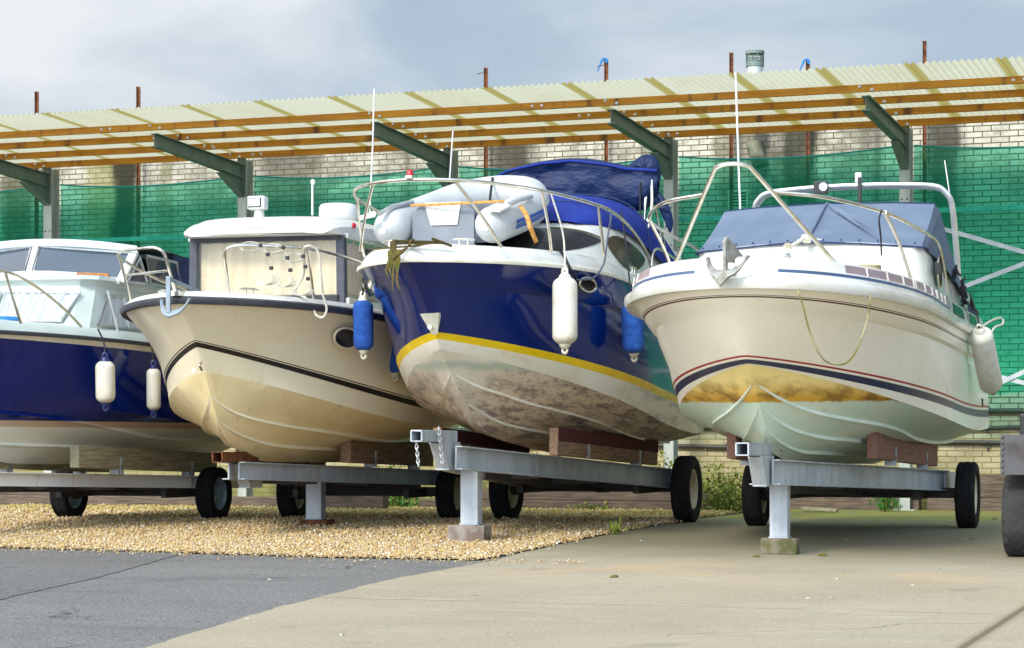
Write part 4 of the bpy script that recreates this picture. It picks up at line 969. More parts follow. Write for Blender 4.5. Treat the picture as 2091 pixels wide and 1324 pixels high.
# pulpit
top_r = [(0, .02, 2.985), (.34, .1, 2.98), (.62, .4, 2.975), (.86, 1.02, 2.97), (1.02, 1.9, 2.955), (1.06, 2.5, 2.93), (1.08, 3.1, 2.83), (1.09, 3.6, 2.66), (1.09, 3.85, 2.45)]
rail_set(bB, [mir(top_r[::-1])[:-1] + top_r], .0155)
for sg in (1, -1):
    T = lambda L: [(sg * a, b_, c) for a, b_, c in L]
    rail_set(bB, [T([(.36, .11, 2.975), (.52, .33, 2.7), (.63, .52, 2.46)]), T([(.84, .98, 2.965), (.86, 1.1, 2.7), (.86, 1.2, 2.47)]), T([(1.03, 2.1, 2.95), (1.02, 2.25, 2.72), (1.0, 2.45, 2.44)])], .0135)
nl = box('bow_light', m_steel, bB, (0, .02, 3.005), (.06, .07, .03)); mb = MB(); mb.lathe([(.03, 0), (.028, .03), (.018, .045), (0, .048)], 14, Matrix.Translation((0, .02, 3.02))); mb.build('lens', m_red, nl)
# aft gate rails near the neighbour
rail_set(bB, [[(1.06, 3.9, 2.36), (1.07, 4.0, 2.7), (1.07, 4.6, 2.72), (1.06, 5.4, 2.6), (1.06, 5.5, 2.3)]], .0135)
cleat(bB, (.33, .42, 2.47), .5); cleat(bB, (-.3, .4, 2.47), -.5); cleat(bB, (1.02, 3.4, 2.44), 1.5)
# portlights in the topsides, badge and stem plate
def on_top(h, s, f, side=1):
    i = np.interp(s, h.sh[:, 1], np.arange(NS)); g_ = lambda Cv: np.array([np.interp(i, np.arange(NS), Cv[:, k]) for k in range(3)])
    a, b_ = g_(h.st), g_(h.sh); p = a + (b_ - a) * f; p[0] *= side; return Vector(p)
for sg in (1, -1):
    p = on_top(hB, 1.66, .84, sg); U = (on_top(hB, 1.86, .84, sg) - on_top(hB, 1.46, .84, sg)).normalized(); V = (on_top(hB, 1.66, .9, sg) - on_top(hB, 1.66, .74, sg)).normalized()
    pl = ring('portlight', m_steel, bB, p + Vector((sg * .02, -.006, 0)), .15, .068, U, V, .012); disc('pane', m_glass_dark, pl, p + Vector((sg * .012, -.004, 0)), .148, .066, U, V, .0)
p = on_top(hB, .62, .78, -1); disc('hull_vent', m_steel, bB, p + Vector((-.03, -.02, 0)), .05, .045, (-.7, .7, 0), (0, .1, 1), .0, dome=.01)
mb = MB(); q = Vector((.01, .57, 1.79)); mb.add([q + Vector(o) for o in ((-.08, -.12, .12), (.08, -.09, .13), (.03, .02, -.05), (-.02, .02, -.05), (-.07, -.05, .12), (.08, -.02, .13))], [(0, 1, 2, 3), (0, 4, 5, 1), (0, 3, 4), (1, 5, 2), (4, 3, 2, 5)]); mb.build('stem_plate', m_cream, bB, smooth=False, bevel=.004)
disc('bow_eye', m_steel, bB, (0, .55, 1.80), .018, .018, (1, 0, 0), (0, 0, 1), .05)
tubes('aerial', m_plastic, bB, [[(-1.065, 4.200, 3.985), (-1.101, 4.200, 3.482)]], .008, smooth=0)
box('roof_hatch', m_hypdark, bB, (-.1, 1.15, 2.49), (.55, .5, .04))

# ================================================================== BOAT third from right: cream pilot cuddy
bC = empty('pilothouse_boat', (-9.47, 17.54, 0), rad(5), 'buttermilk pilothouse boat with curtained wheelhouse and black chevron stripe', 'boat')
hC = Hull(6.5, [.006, 2.072, 1.242, 2.527, 2.505, .754, -.129, -.259, .002, -.042], [.614, 1.459, 1.15, 3.191, 2.363, .736, -1.632, 1.442, .018, .121],
          [(.614, 1.459), (.74, 1.27), (.90, 1.06), (1.11, .90), (1.38, .78), (1.71, .695), (2.17, .655), (3.28, .64), (5, .63), (6.6, .62)],
          [.422, 1.705, 1.27, 3.383, 2.167, .917, -1.647, 1.121, .009, .203])
hC.build('hull', [m_botC, m_hullC, m_blackstripe, m_litstrakeC], [1, ('d', -.036, 2), ('d', .026, 1), ('d', .036, 2), ('d', .047, 1), ('f', .25, 1), ('f', .5, 1), ('f', .75, 1), ('f', .9, 1)], bC, .12, [(.74, .70, 2.2), (.92, .40, 2.4)], sw=.035, sd=.03, smat=3)
hC.rail('rub_rail', m_rail, bC, [(-.01, -.04), (.022, -.036), (.036, -.01), (.034, .014), (.0, .03), (-.02, .0)])
hC.deck('deck', [m_white], bC, [(0, .03), (.012, .05), (.05, .075), (.12, .082), (.2, .06)], .07)
def wall_panel(P0, P1, z0, z1, z0b=None, z1b=None): return [[(P0[0], P0[1], z0), (P1[0], P1[1], z0b or z0)], [(P0[0], P0[1], z1), (P1[0], P1[1], z1b or z1)]]
wh = empty('wheelhouse', (0, 0, 0)); wh.parent = bC
# structural posts and sills
for sg in (1, -1):
    mb = MB(); mb.bar((sg * .755, 2.16, 2.12), (sg * .745, 2.16, 2.83), .085, .09, up=(0, 1, 0)); mb.build('post', m_slate, wh, smooth=False, bevel=.01)
    mb = MB(); mb.box((sg * .79, 4.7, 2.45), (.06, .16, .72)); mb.box((sg * .79, 3.32, 2.45), (.035, .09, .72)); mb.build('post', m_slate, wh, smooth=False, bevel=.01)
    mb = MB(); mb.box((sg * .80, 3.4, 2.13), (.06, 2.5, .16)); mb.box((sg * .79, 3.4, 2.80), (.05, 2.5, .05)); mb.build('side_wall', m_white, wh, smooth=False, bevel=.01)
mb = MB(); mb.box((0, 2.13, 2.19), (1.47, .07, .10)); mb.build('sill', m_black, wh, smooth=False, bevel=.01)
mb = MB(); mb.box((0, 2.135, 2.79), (1.50, .07, .06)); mb.build('header', m_rail, wh, smooth=False, bevel=.005)
# curtains (pleated) behind glass
def curtain(nm, a, b_, z0, z1, mat, parent, pleat=26, amp=.012, sag=0):
    a, b_ = Vector(a), Vector(b_); d = (b_ - a); nrm = Vector((d.y, -d.x, 0)).normalized(); rows = []
    for f in np.linspace(0, 1, 8):
        r = []
        for u in np.linspace(0, 1, 110):
            w = amp * math.sin(u * pleat * 6.283 + 2 * math.sin(u * 7)) * (.5 + f * .5) + amp * .8 * math.sin(u * 17 + f * 3)
            p = a + d * u + nrm * w; z = z0 + (z1 - z0) * f - (sag * abs(math.sin(u * 9 * math.pi)) * .03 if f > .95 else 0)
            r.append((p.x, p.y, z))
        rows.append(r)
    mb = MB(); mb.grid(rows); return mb.build(nm, mat, parent, angle=80)
curtain('curtain', (-.70, 2.19, 0), (.70, 2.19, 0), 2.245, 2.785, m_blind, wh, 13, .006, 1)
loft('window', m_glass, wh, [[(-.71, 2.135, 2.24), (.71, 2.135, 2.24)], [(-.71, 2.135, 2.785), (.71, 2.135, 2.785)]])
for sg in (1, -1):
    curtain('curtain', (sg * .762, 2.22, 0), (sg * .762, 4.62, 0), 2.21, 2.775, m_blind, wh, 17, .008, 1)
    loft('window', m_glass, wh, [[(sg * .792, 2.21, 2.21), (sg * .792, 4.62, 2.21)], [(sg * .792, 2.21, 2.775), (sg * .792, 4.62, 2.775)]])
    mb = MB(); zc, hh, ss = 2.50, .21, (2.74, 3.2)
    mb.tube(cr([(sg * .80, ss[0], zc - hh), (sg * .80, ss[0], zc + hh), (sg * .80, ss[1], zc + hh), (sg * .80, ss[1], zc - hh)], 1, True), .014, 6, closed=True); mb.build('sliding_frame', m_black, wh)
mb = MB(); mb.box((0, 3.4, 2.45), (1.4, .02, .7)); 
# roof
rows = []
for s, w, z, th in ((1.79, .66, 2.85, .04), (1.80, .735, 2.875, .07), (1.87, .765, 2.905, .105), (2.0, .785, 2.925, .125), (2.3, .81, 2.955, .15), (2.8, .85, 2.975, .165), (3.6, .85, 2.985, .17), (4.6, .85, 2.98, .165), (4.9, .84, 2.96, .12), (4.95, .8, 2.94, .06)):
    r = []
    for x in np.linspace(-1, 1, 27):
        zz = z + (.055 if s > 1.9 else .015) * (1 - abs(x) ** 4) - (.055 if abs(x) > .99 else .012 * (abs(x) > .84)); r.append((x * (w if abs(x) > .99 else w * .985), s + .06 * x * x, zz))
    for x in np.linspace(1, -1, 27):
        zz = z - th; r.append((x * (w - (.0 if abs(x) > .99 else .02)), s + .06 * x * x + .012, zz))
    rows.append(r)
mb = MB(); mb.grid(rows, closed=True); n0 = len(rows[0])
mb.add(rows[0], [tuple(range(n0))]); mb.add(rows[-1], [tuple(range(n0))])
rf = mb.build('roof', m_white, bC, angle=50)
for sg in (1, -1): disc('side_light', m_red if sg > 0 else m_glass_dark, rf, (sg * .818, 2.33, 2.91), .04, .028, (0, 1, 0), (0, 0, 1), 0, dome=.02 * sg)
box('brow_tab', m_white, rf, (-.03, 1.85, 2.83), (.22, .03, .05))
# roof gear
mb = MB(); q = Matrix.Translation((.0, 4.2, 3.165)); mb.lathe([(.12, -.17), (.12, -.01), (.19, 0), (.2, .02), (.205, .03), (.2, .13), (.185, .155), (.15, .165), (0, .17)], 28, q); mb.build('radar_dome', m_plastic, bC)
sl = empty('searchlight', (0, 0, 0)); sl.parent = bC
mb = MB(); mb.lathe([(0, 0), (.055, 0), (.05, .03), (.046, .09), (0, .09)], 14, Matrix.Translation((-.1, 2.2, 2.985))); mb.build('pedestal', m_plastic, sl)
mb = MB(); mb.box((-.11, 2.18, 3.135), (.185, .12, .13)); mb.build('housing', m_plastic, sl, smooth=False, bevel=.02)
mb = MB(); mb.box((-.12, 2.116, 3.135), (.14, .01, .09)); lf = mb.build('lens_frame', m_black, sl, smooth=False, bevel=.004); lf = sl; mb = MB(); mb.box((-.12, 2.109, 3.135), (.12, .006, .072)); mb.build('lens', m_lamp, lf, smooth=False)
tubes('stub_aerial', m_plastic, bC, [[(0.004, 3.400, 3.135), (0.004, 3.400, 3.461)]], .011, smooth=0); mb = MB(); mb.lathe([(0, -.03), (.022, -.02), (.022, .02), (0, .03)], 10, Matrix.Translation((0.009, 3.400, 3.471))); mb.build('aerial_tip', m_plastic, bC)
tubes('tall_aerial', m_plastic, bC, [[(0.326, 4.400, 4.550), (0.310, 4.400, 3.945), (0.277, 4.400, 3.226)]], .0085, smooth=0)
# rails
for sg in (1, -1):
    T = lambda L: [(sg * a, b_, c) for a, b_, c in L]
    rail_set(bC, [T([(.25, .56, 2.14), (.27, .46, 2.34), (.29, .38, 2.50), (.36, .38, 2.555), (.50, .44, 2.565), (.92, .80, 2.555), (1.12, 1.55, 2.5), (1.17, 2.3, 2.42), (1.18, 3.0, 2.36), (1.18, 3.3, 2.2)]),
                  T([(.91, .78, 2.55), (.9, .88, 2.36), (.89, 1.0, 2.13)])], .0145)
    rail_set(bC, [T([(.28, .45, 2.36), (.60, .66, 2.36), (.9, .88, 2.36)])] if sg < 0 else [], .011)
    cleat(bC, (sg * .42, .62, 2.14), sg * .8)
for sg in (1,):
    p = on_top(hC, 1.40, .62, sg); U = (on_top(hC, 1.6, .62, sg) - on_top(hC, 1.2, .62, sg)).normalized(); V = (on_top(hC, 1.4, .8, sg) - on_top(hC, 1.4, .4, sg)).normalized()
    pl = ring('portlight', m_hullC, bC, p + Vector((sg * .002, -.003, 0)), .175, .105, U, V, .011, 28); disc('pane', m_portglass, pl, p + Vector((sg * .006, -.006, 0)), .165, .095, U, V, .004)
tubes('towing_eye', m_steel, bC, [[(0.015, 0.499, 1.545), (0.015, 0.466, 1.514), (0.015, 0.510, 1.476)]], .012); disc('drain_fitting', m_steel, bC, (-0.030, 0.429, 1.469), .02, .02, (1, .3, 0), (0, 0, 1), .01)

# ================================================================== BOAT at the left edge: blue and grey family cruiser
bD = empty('family_cruiser', (-12.14, 17.2, 0), rad(2.5), 'blue and pale grey cabin boat with net curtains at the left edge', 'boat')
hD = Hull(6.2, [0, 1.86, 1.12, 3.0, 1.9, .75, -.07, -.06, .004, .0], [.45, 1.5, 1.04, 3.8, 1.8, .95, -1.35, 1.35, .002, -.5],
          [(.45, 1.5), (.7, 1.18), (1.0, .9), (1.4, .73), (1.86, .65), (2.4, .625), (4, .62), (6.3, .61)],
          [.4, 1.54, 1.045, 3.7, 1.8, .92, -1.2, 1.2, .002, -.4])
hD.build('hull', [m_hullD, m_cream], [0, ('d', .012, 0), ('f', .3, 0), ('f', .6, 0), ('f', .88, 1), ('f', .96, 1)], bD, .05, [(.75, .66, 2.4), (1.05, .36, 2.6)], sw=.06, sd=.03)
hD.rail('rub_rail', m_rail, bD, [(-.01, -.02), (.018, -.02), (.026, -.004), (.022, .012), (.0, .02), (-.02, .0)])
m_greyD = M('pale_grey_gelcoat', (.60, .67, .64), (.50, .56, .53), 2, rough=.3, coat=.3)
hD.deck('deck', [m_greyD], bD, [(0, .012), (.03, .06), (.06, .10), (.10, .115), (.2, .12)], .05)
# lower coachroof with curtained windows
def ol(w, s0, s1, z, k=.22): return [(0, s0, z), (w * .5, s0 + .02, z), (w * .85, s0 + .08, z), (w * .97, s0 + k, z), (w, s0 + k + .25, z), (w, s1, z)]
lo = both(ol(.95, 1.72, 6.0, 1.93)); hi_ = both(ol(.86, 2.02, 6.0, 2.36)); hi2 = both(ol(.88, 2.0, 6.0, 2.40)); br_ = both(ol(.93, 1.95, 6.0, 2.42)); br2 = both(ol(.92, 1.98, 6.0, 2.46))
rows = sheet_between(lo, hi_, 4) + [hi2, br_, br2] + [[(p[0] * .5, p[1] + .2, 2.48) for p in br2], [(0, p[1] + .2, 2.5) for p in br2]]
loft('coachroof', m_greyD, bD, rows, angle=30)
def fwin(nm, parent, A, B, C_, D_, cur=True):
    """window on the quad A(bl) B(br) C(tr) D(tl): frame, curtain mesh, pane"""
    A, B, C_, D_ = map(Vector, (A, B, C_, D_)); n_ = (B - A).cross(D_ - A).normalized()
    mb = MB(); mb.tube([A + n_ * .012, B + n_ * .012, C_ + n_ * .012, D_ + n_ * .012], .016, 6, closed=True); f = mb.build(nm, m_alu, parent)
    if parent.parent: f = parent
    if cur:
        rows = []
        for q in np.linspace(.02, .98, 6):
            rows.append([(A.lerp(D_, q)).lerp(B.lerp(C_, q), u) + n_ * (.004 + .011 * math.sin(u * 80 + 3 * math.sin(u * 11)) + .006 * math.sin(u * 33 + q * 2)) for u in np.linspace(.01, .99, 90)])
        mb = MB(); mb.grid(rows); mb.build('curtain', m_curtain, f, angle=80)
        mb = MB(); mb.add([A + n_ * .026, B + n_ * .026, C_ + n_ * .026, D_ + n_ * .026], [(0, 1, 2, 3)]); mb.build('pane', m_glass, f, smooth=False)
    else:
        mb = MB(); mb.add([A + n_ * .01, B + n_ * .01, C_ + n_ * .01, D_ + n_ * .01], [(0, 1, 2, 3)]); mb.build('pane', m_glass_blue, f, smooth=False)
    return f
fwin('front_window', bD, (.03, 1.765, 2.01), (.70, 1.80, 2.0), (.78, 2.03, 2.28), (.03, 1.945, 2.30)); fwin('front_window', bD, (-.70, 1.80, 2.0), (-.03, 1.765, 2.01), (-.03, 1.945, 2.30), (-.78, 2.03, 2.28))
for sg in (1, -1):
    q = [(sg * .944, 2.06, 1.97), (sg * .95, 3.12, 1.97), (sg * .892, 2.98, 2.27), (sg * .888, 2.36, 2.28)]
    if sg < 0: q = [q[1], q[0], q[3], q[2]]
    f = fwin('side_window', bD, *q); tubes('mullion', m_alu, f, [[(sg * .965, 2.68, 1.97), (sg * .908, 2.68, 2.28)]], .012)
# upper windscreen
def wq(u, f): # front plane
    return Vector((u * (.95 + .07 * f), 2.42 + .16 * f + .12 * u * u, 2.515 + .305 * f - .085 * u * u))
wsr = empty('windscreen', (0, 0, 0)); wsr.parent = bD
for a, b_ in ((-.98, -.05), (.05, .98)):
    fwin('windscreen_pane', wsr, wq(a, .04), wq(b_, .04), wq(b_, .92), wq(a, .92), False)
for u in (-1, 0, 1): mb = MB(); mb.bar(wq(u, -.05), wq(u, 1.0), .085 if u else .06, .05, up=(0, 1, 0)); mb.build('post', m_white, wsr, smooth=False, bevel=.008)
mb = MB(); mb.tube([wq(u, -.02) + Vector((0, -.01, 0)) for u in np.linspace(-1, 1, 9)], .035, 8); mb.build('sill', m_white, wsr)
for sg in (1, -1):
    q = [(sg * .97, 2.62, 2.43), (sg * .98, 3.0, 2.43), (sg * 1.0, 2.98, 2.46), (sg * 1.03, 2.76, 2.68)]
    if sg < 0: q = [q[1], q[0], q[3], q[2]]
    fwin('quarter_light', wsr, *q, cur=False)
    q = [(sg * .98, 3.1, 2.44), (sg * .99, 3.8, 2.42), (sg * 1.0, 3.65, 2.70), (sg * 1.02, 2.92, 2.71)]
    if sg < 0: q = [q[1], q[0], q[3], q[2]]
    fwin('side_screen', wsr, *q, cur=False)
rows = []
m_roofD = M('pale_blue_roof', (.66, .76, .82), (.58, .67, .72), 3, rough=.35, coat=.2)
for z, e in ((2.79, 0), (2.80, .05), (2.86, .055), (2.872, .03)): rows.append([wq(u, 1.0) * 1 + Vector((u * e, -e, z - wq(0, 1).z)) for u in np.linspace(-1, 1, 17)])
rows.append([Vector((p.x * .98, 3.3, 2.89 - .08 * (p.x) ** 2)) for p in rows[-1]]); rows.append([Vector((p.x, 3.95, 2.84 - .08 * p.x ** 2)) for p in rows[-1]])
rows.append([p + Vector((0, 0, -.05)) for p in rows[-1]]); rows.append([Vector((p.x, p.y, p.z)) for p in rows[0]])
loft('hardtop', m_roofD, bD, rows, angle=35)
rows = []
for s, z, w in ((3.6, 2.84, 1.0), (3.95, 2.82, 1.02), (4.6, 2.62, 1.03), (5.4, 2.28, 1.02), (5.9, 2.05, 1.0)):
    rows.append([(-w * 1.01, s + .1, 2.02), (-w, s, z - .06), (-w * .7, s, z), (0, s, z + .02), (w * .7, s, z), (w, s, z - .06), (w * 1.01, s + .1, 2.02)])
loft('cockpit_hood', m_canvasD, bD, rows, angle=30)
hnd = MB(); hx = [(.56, 2.40, 2.475), (.83, 2.47, 2.465)]
hnd.bar((.55, 2.38, 2.50), (.85, 2.46, 2.49), .03, .025); [hnd.box((x, y, 2.478), (.035, .035, .03)) for x, y in ((.555, 2.382), (.70, 2.42), (.845, 2.458))]
hnd.build('grab_handle', m_wood, bD, smooth=False, bevel=.006)
for sg in (1, -1):
    T = lambda L: [(sg * a, b_, c) for a, b_, c in L]
    rail_set(bD, [T([(.12, .05, 2.42), (.5, .2, 2.42), (.82, .55, 2.38), (.9, .95, 2.27), (.93, 1.4, 2.1), (.95, 1.72, 1.94)]), T([(.83, .52, 2.38), (.86, .6, 2.15), (.88, .72, 1.92)])], .014)
tubes('boat_hook', m_alu, bD, [[(0.990, 2.186, 2.311), (1.060, 2.275, 1.900)]], .013, smooth=0)
tarp = MB(); tarp.lathe([(0, .04), (.12, .035), (.17, 0), (.15, -.03)], 12, Matrix.Translation((0.338, 1.350, 1.987))); tarp.build('blue_deck_cover', m_bluerag, bD)

# ------------------------------------------------------------------ trailers
m_tyre = NT('tyre_rubber'); _x = m_tyre.xyz()
m_tyre.set(m_tyre.mix(m_tyre.ramp(m_tyre.noise(9, 5), .4, .7), (.008, .008, .009), (.013, .013, .013)), .85, 0, 0, .2); m_tyre.bump(m_tyre.noise(60, 3), .25, .004); m_tyre = m_tyre.mat
m_tyregrey = M('dusty_grey_tyre', (.032, .032, .033), (.02, .02, .021), 6, rough=.85)
m_rimcream = M('rusty_cream_rim', (.55, .48, .34), (.3, .16, .06), 14, lo=.5, hi=.75, rough=.6)
m_rimblue = M('pale_blue_rim', (.30, .43, .50), (.2, .3, .36), 12, rough=.5)
m_white_rust = M('white_painted_steel', (.80, .78, .75), (.32, .17, .08), 5, stretch=(1, 1.2, .5), lo=.58, hi=.78, rough=.6)
m_conblock = M('concrete_block', (.30, .27, .24), (.17, .12, .09), 7, rough=.9, bump=.5, bscale=40, bdist=.008)
m_mossblock = M('mossy_wood_block', (.20, .17, .12), (.09, .095, .03), 9, rough=.95, bump=.6, bscale=30, bdist=.01)
def wheel(parent, c, R_, W, rim, side=1, loc=(0, 0, 0), tread=0, spokes=False):
    root = empty('wheel', (0, 0, 0)); root.parent = parent; root.location = Vector(c) + Vector(loc)
    X = Matrix.Rotation(rad(90), 4, 'Y'); mb = MB(); h = W / 2; rr = R_ * .60
    n = 72; prof = [(rr, -h * .72), (rr + .02, -h * .9), (R_ * .80, -h), (R_ * .92, -h * .97), (R_ * .975, -h * .84), (R_, -h * .62), (R_, -h * .4), (R_, -h * .2), (R_, 0), (R_, h * .2), (R_, h * .4), (R_, h * .62), (R_ * .975, h * .84), (R_ * .92, h * .97), (R_ * .80, h), (rr + .02, h * .9), (rr, h * .72)]
    rows = []
    for i, (r_, z) in enumerate(prof):
        row = []
        for j in range(n * 2):
            a = math.pi * j / n; d = 0
            if 4 <= i <= 12:
                if tread == 0: d = -.008 if i in (6, 10) else (-.008 if (j + i * 2) % 6 == 0 else 0)
                elif tread == 1: d = -.012 if ((j + (i * 3 if i < 8 else -i * 3)) % 8) < 2 else 0
                else: d = -.009 if (j // 2 + abs(i - 8)) % 3 == 0 else 0
                if i in (4, 12) and tread: d = -.014 if (j % 8) < 3 else 0
            zz = z
            row.append(X @ Vector(((r_ + d) * math.cos(a), (r_ + d) * math.sin(a), zz)))
        rows.append(row)
    mb.grid(rows, closed=True); mb.build('tyre', m_tyre if tread < 2 else m_tyregrey, root, angle=30)
    mb = MB(); q = h * .6 * side
    mb.lathe([(rr + .004, side * h * .74), (rr - .012, side * h * .76), (rr - .03, q * .8), (rr - .045, q * .3), (rr * .55, q * .15), (rr * .45, q * .5), (rr * .28, q * .55), (0, q * .55)] if not spokes else [(rr + .004, side * h * .74), (rr - .012, side * h * .76), (rr - .03, q * .5), (rr - .03, -q * .5)], 32, X)
    mb.lathe([(rr + .004, -side * h * .74), (rr - .03, -q * .8), (rr - .04, -q * .2), (0, 0)], 24, X)
    if spokes:
        for k in range(5):
            a = k * 1.2566 + .3; mb.bar(X @ Vector((.03 * math.cos(a), .03 * math.sin(a), q * .6)), X @ Vector(((rr - .02) * math.cos(a), (rr - .02) * math.sin(a), q * .8)), .05, .03, up=(1, 0, 0))
        mb.lathe([(.06, q * .4), (.055, q * .85), (0, q * .9)], 14, X)
    else:
        for k in range(5):
            a = k * 1.2566; mb.lathe([(.011, 0), (.011, .016), (0, .018)], 6, X @ Matrix.Translation((.055 * math.cos(a), .055 * math.sin(a), q * .55)) if side > 0 else X @ Matrix.Translation((.055 * math.cos(a), .055 * math.sin(a), q * .55)) @ Matrix.Rotation(math.pi, 4, 'X'))
    mb.build('rim', rim, root); return root
def trailer(frame, sax, vw, R_, W, rim, lab, steel, nose, beams, leg, bunks, mbunk, tread=0, spokes=False, hitchmat=None, carpet=None, hitch=True, chains=False, zleg=None):
    bx, by, a = frame; root = empty('boat_trailer', (bx - math.sin(a) * sax, by + math.cos(a) * sax, 0), a, lab, 'boat trailer'); L = (0, -sax, 0)
    P = lambda mb, nm, m, **k: mb.build(nm, m, root, loc=L, smooth=False, **k)
    for sg in (1, -1): wheel(root, (sg * vw, sax, R_), R_, W, rim, sg, L, tread, spokes)
    mb = MB(); mb.bar((-vw + W / 2, sax, R_ + .02), (vw - W / 2, sax, R_ + .02), .10, .10); 
    for sg in (1, -1): mb.tube([(sg * (vw - W / 2 - .03), sax, R_), (sg * (vw - W / 2 + .04), sax, R_)], .07, 12); mb.bar((sg * .62, sax - .7, R_ + .01), (sg * .62, sax + .7, R_ + .01), .06, .09)
    P(mb, 'axle', m_under)
    for (p, q, w, h) in beams:
        for sg in (1, -1):
            mb = MB(); A = Vector((sg * p[0], p[1], p[2])); B_ = Vector((sg * q[0], q[1], q[2]))
            mb.bar(A, B_, w * .25, h); d = (B_ - A).normalized(); sd = d.cross(Vector((0, 0, 1))).normalized() * -sg
            mb.bar(A - sd * -.0 + Vector((0, 0, h / 2 - .006)) - sd * w * .4, B_ + Vector((0, 0, h / 2 - .006)) - sd * w * .4, w, .012); mb.bar(A + Vector((0, 0, -h / 2 + .006)) - sd * w * .4, B_ + Vector((0, 0, -h / 2 + .006)) - sd * w * .4, w, .012)
            sb_ = P(mb, 'side_beam', steel, bevel=.004)
            for f in (.06, .30, .36, .62, .68, .93):
                for dz in (-.3, .3):
                    c_b = A.lerp(B_, f) + sd * w * .14 + Vector((0, 0, dz * h)); m2 = MB(); m2.lathe([(0, 0), (.013, 0), (.013, .008), (.007, .012), (0, .013)], 6, Matrix.Translation(c_b) @ sd.to_track_quat('Z', 'Y').to_matrix().to_4x4()); m2.build('bolt', m_alu, sb_)
            # rearward run of the chassis
            mb = MB(); mb.bar(B_, (B_.x, B_.y + .9, B_.z - .02), w, h * .9); P(mb, 'rear_beam', steel, bevel=.004)
    p0, q0, w0, h0 = beams[0]
    mb = MB()
    for f in (.35, .62, .9):
        c = lerp(p0, q0, f); mb.bar((-c[0], c[1], c[2] - h0 * .35), (c[0], c[1], c[2] - h0 * .35), .09, .09)
    mb.bar((0, leg[1] + .3, p0[2] - h0 * .75), (0, sax + .4, q0[2] - h0 * .6), .10, .07)
    P(mb, 'cross_members', m_under)
    if hitch:
        v, s, z = nose; t = .1; mb = MB()
        for dx, dz, w, h in ((0, t / 2 - .005, t, .01), (0, -t / 2 + .005, t, .01), (t / 2 - .005, 0, .01, t - .02), (-t / 2 + .005, 0, .01, t - .02)): mb.box((v + dx, s + .45, z + dz), (w, .9, h))
        mb.box((v, s + .4, z), (t - .022, .02, t - .022))
        P(mb, 'hitch_tube', hitchmat or steel, bevel=.004)
        mb = MB()
        for sg in (1, -1): mb.prism([(0, 0), (.5, 0), (.5, -.24), (.2, -.24)], .012, Matrix.Translation((v + sg * .05, s + .48, z - .05)) @ Matrix.Rotation(rad(90), 4, 'Z') @ Matrix.Rotation(rad(90), 4, 'X'))
        mb.box((v, s + .82, z - .285), (.11, .3, .012)); mb.bar((v, s + .485, z - .06), (v, s + .68, z - .28), .11, .012); P(mb, 'gusset_plate', steel, bevel=.002)
    if chains:
        for cx, cs, cz, n in ((nose[0] - .02, nose[1] + .06, nose[2] - .06, 7), (nose[0] + .06, nose[1] + .4, nose[2] + .06, 10)):
            mb = MB()
            for k in range(n):
                U = Vector((1, 0, 0)) if k % 2 else Vector((0, 1, 0)); c = Vector((cx + .003 * k, cs, cz - k * .03))
                mb.tube([c + U * .013 * math.cos(t) + Vector((0, 0, .022 * math.sin(t))) for t in np.linspace(0, 6.283, 11)[:-1]], .0045, 5, closed=True)
            mb.build('safety_chain', m_alu, root, loc=L)
    v, s, zt, w = leg; zb = zleg; mb = MB()
    mb.box((v, s, (zt + zb) / 2), (w, w * .85, zt - zb - .024)); mb.box((v, s, zb + .006), (w * 1.12, w * 1.0, .012)); P(mb, 'prop_leg', steel, bevel=.004)
    for (A, B_, w, h) in bunks:
        for sg in (1, -1):
            a_, b_ = (sg * A[0], A[1], A[2]), (sg * B_[0], B_[1], B_[2]); mb = MB(); mb.bar(a_, b_, w, h); bk = P(mb, 'bunk', mbunk, bevel=.008)
            if carpet:
                mb = MB(); mb.bar(Vector(a_) + Vector((0, .02, h * .27)), Vector(b_) + Vector((0, 0, h * .27)), w + .012, h * .5); mb.build('carpet_strip', carpet, bk, smooth=False, bevel=.004)
            p_h = h0
            for f in (.28, .8):
                c = lerp(a_, b_, f); k_ = (c[1] - p0[1]) / (q0[1] - p0[1]); zb_ = lerp(p0, q0, min(1, max(0, k_)))[2] + p_h / 2; hh = max(.02, c[2] - h / 2 - zb_); mb = MB(); mb.box((c[0], c[1], zb_ + hh / 2), (.09, .13, hh + .004))
                mb.box((c[0] + w / 2 + .004, c[1], c[2] - h * .22), (.008, .05, h * .5)); mb.bar((c[0], c[1], zb_ + .008), (c[0] + w / 2 + .004, c[1], zb_ + .008), .05, .012, up=(0, 0, 1)); mb.bar((c[0] + w / 2 + .004, c[1], zb_), (c[0] + w / 2 + .004, c[1], c[2] - h * .3), .008, .05, up=(0, 1, 0))
                P(mb, 'bunk_bracket', m_galv)
    return root
fR_, fB_, fC_, fD_ = (-4.18, 16.13, rad(2.5)), (-7.18, 17.26, rad(2.5)), (-9.47, 17.54, rad(5)), (-12.14, 17.2, rad(2.5))
trailer(fR_, 6.15, 1.04, .326, .19, m_rimcream, 'galvanised trailer under the cream cruiser at the right', m_galv, (-.02, .52, .775), [((.06, 1.3, .595), (.80, 6.2, .465), .07, .2)], (.02, 1.82, .50, .145),
        [((.6, 2.87, .81), (.74, 5.9, .72), .085, .23)], m_bunkred, 0, zleg=.06)
trailer(fB_, 5.75, .99, .352, .20, m_rimcream, 'galvanised trailer with hanging chains under the navy cruiser', m_galv, (-.04, .28, .885), [((.06, 1.0, .70), (.80, 5.8, .46), .07, .205)], (.02, 1.55, .60, .16),
        [((.56, 2.28, .845), (.70, 5.5, .73), .085, .25)], m_bunk, 1, carpet=m_carpet, chains=True, zleg=.105)
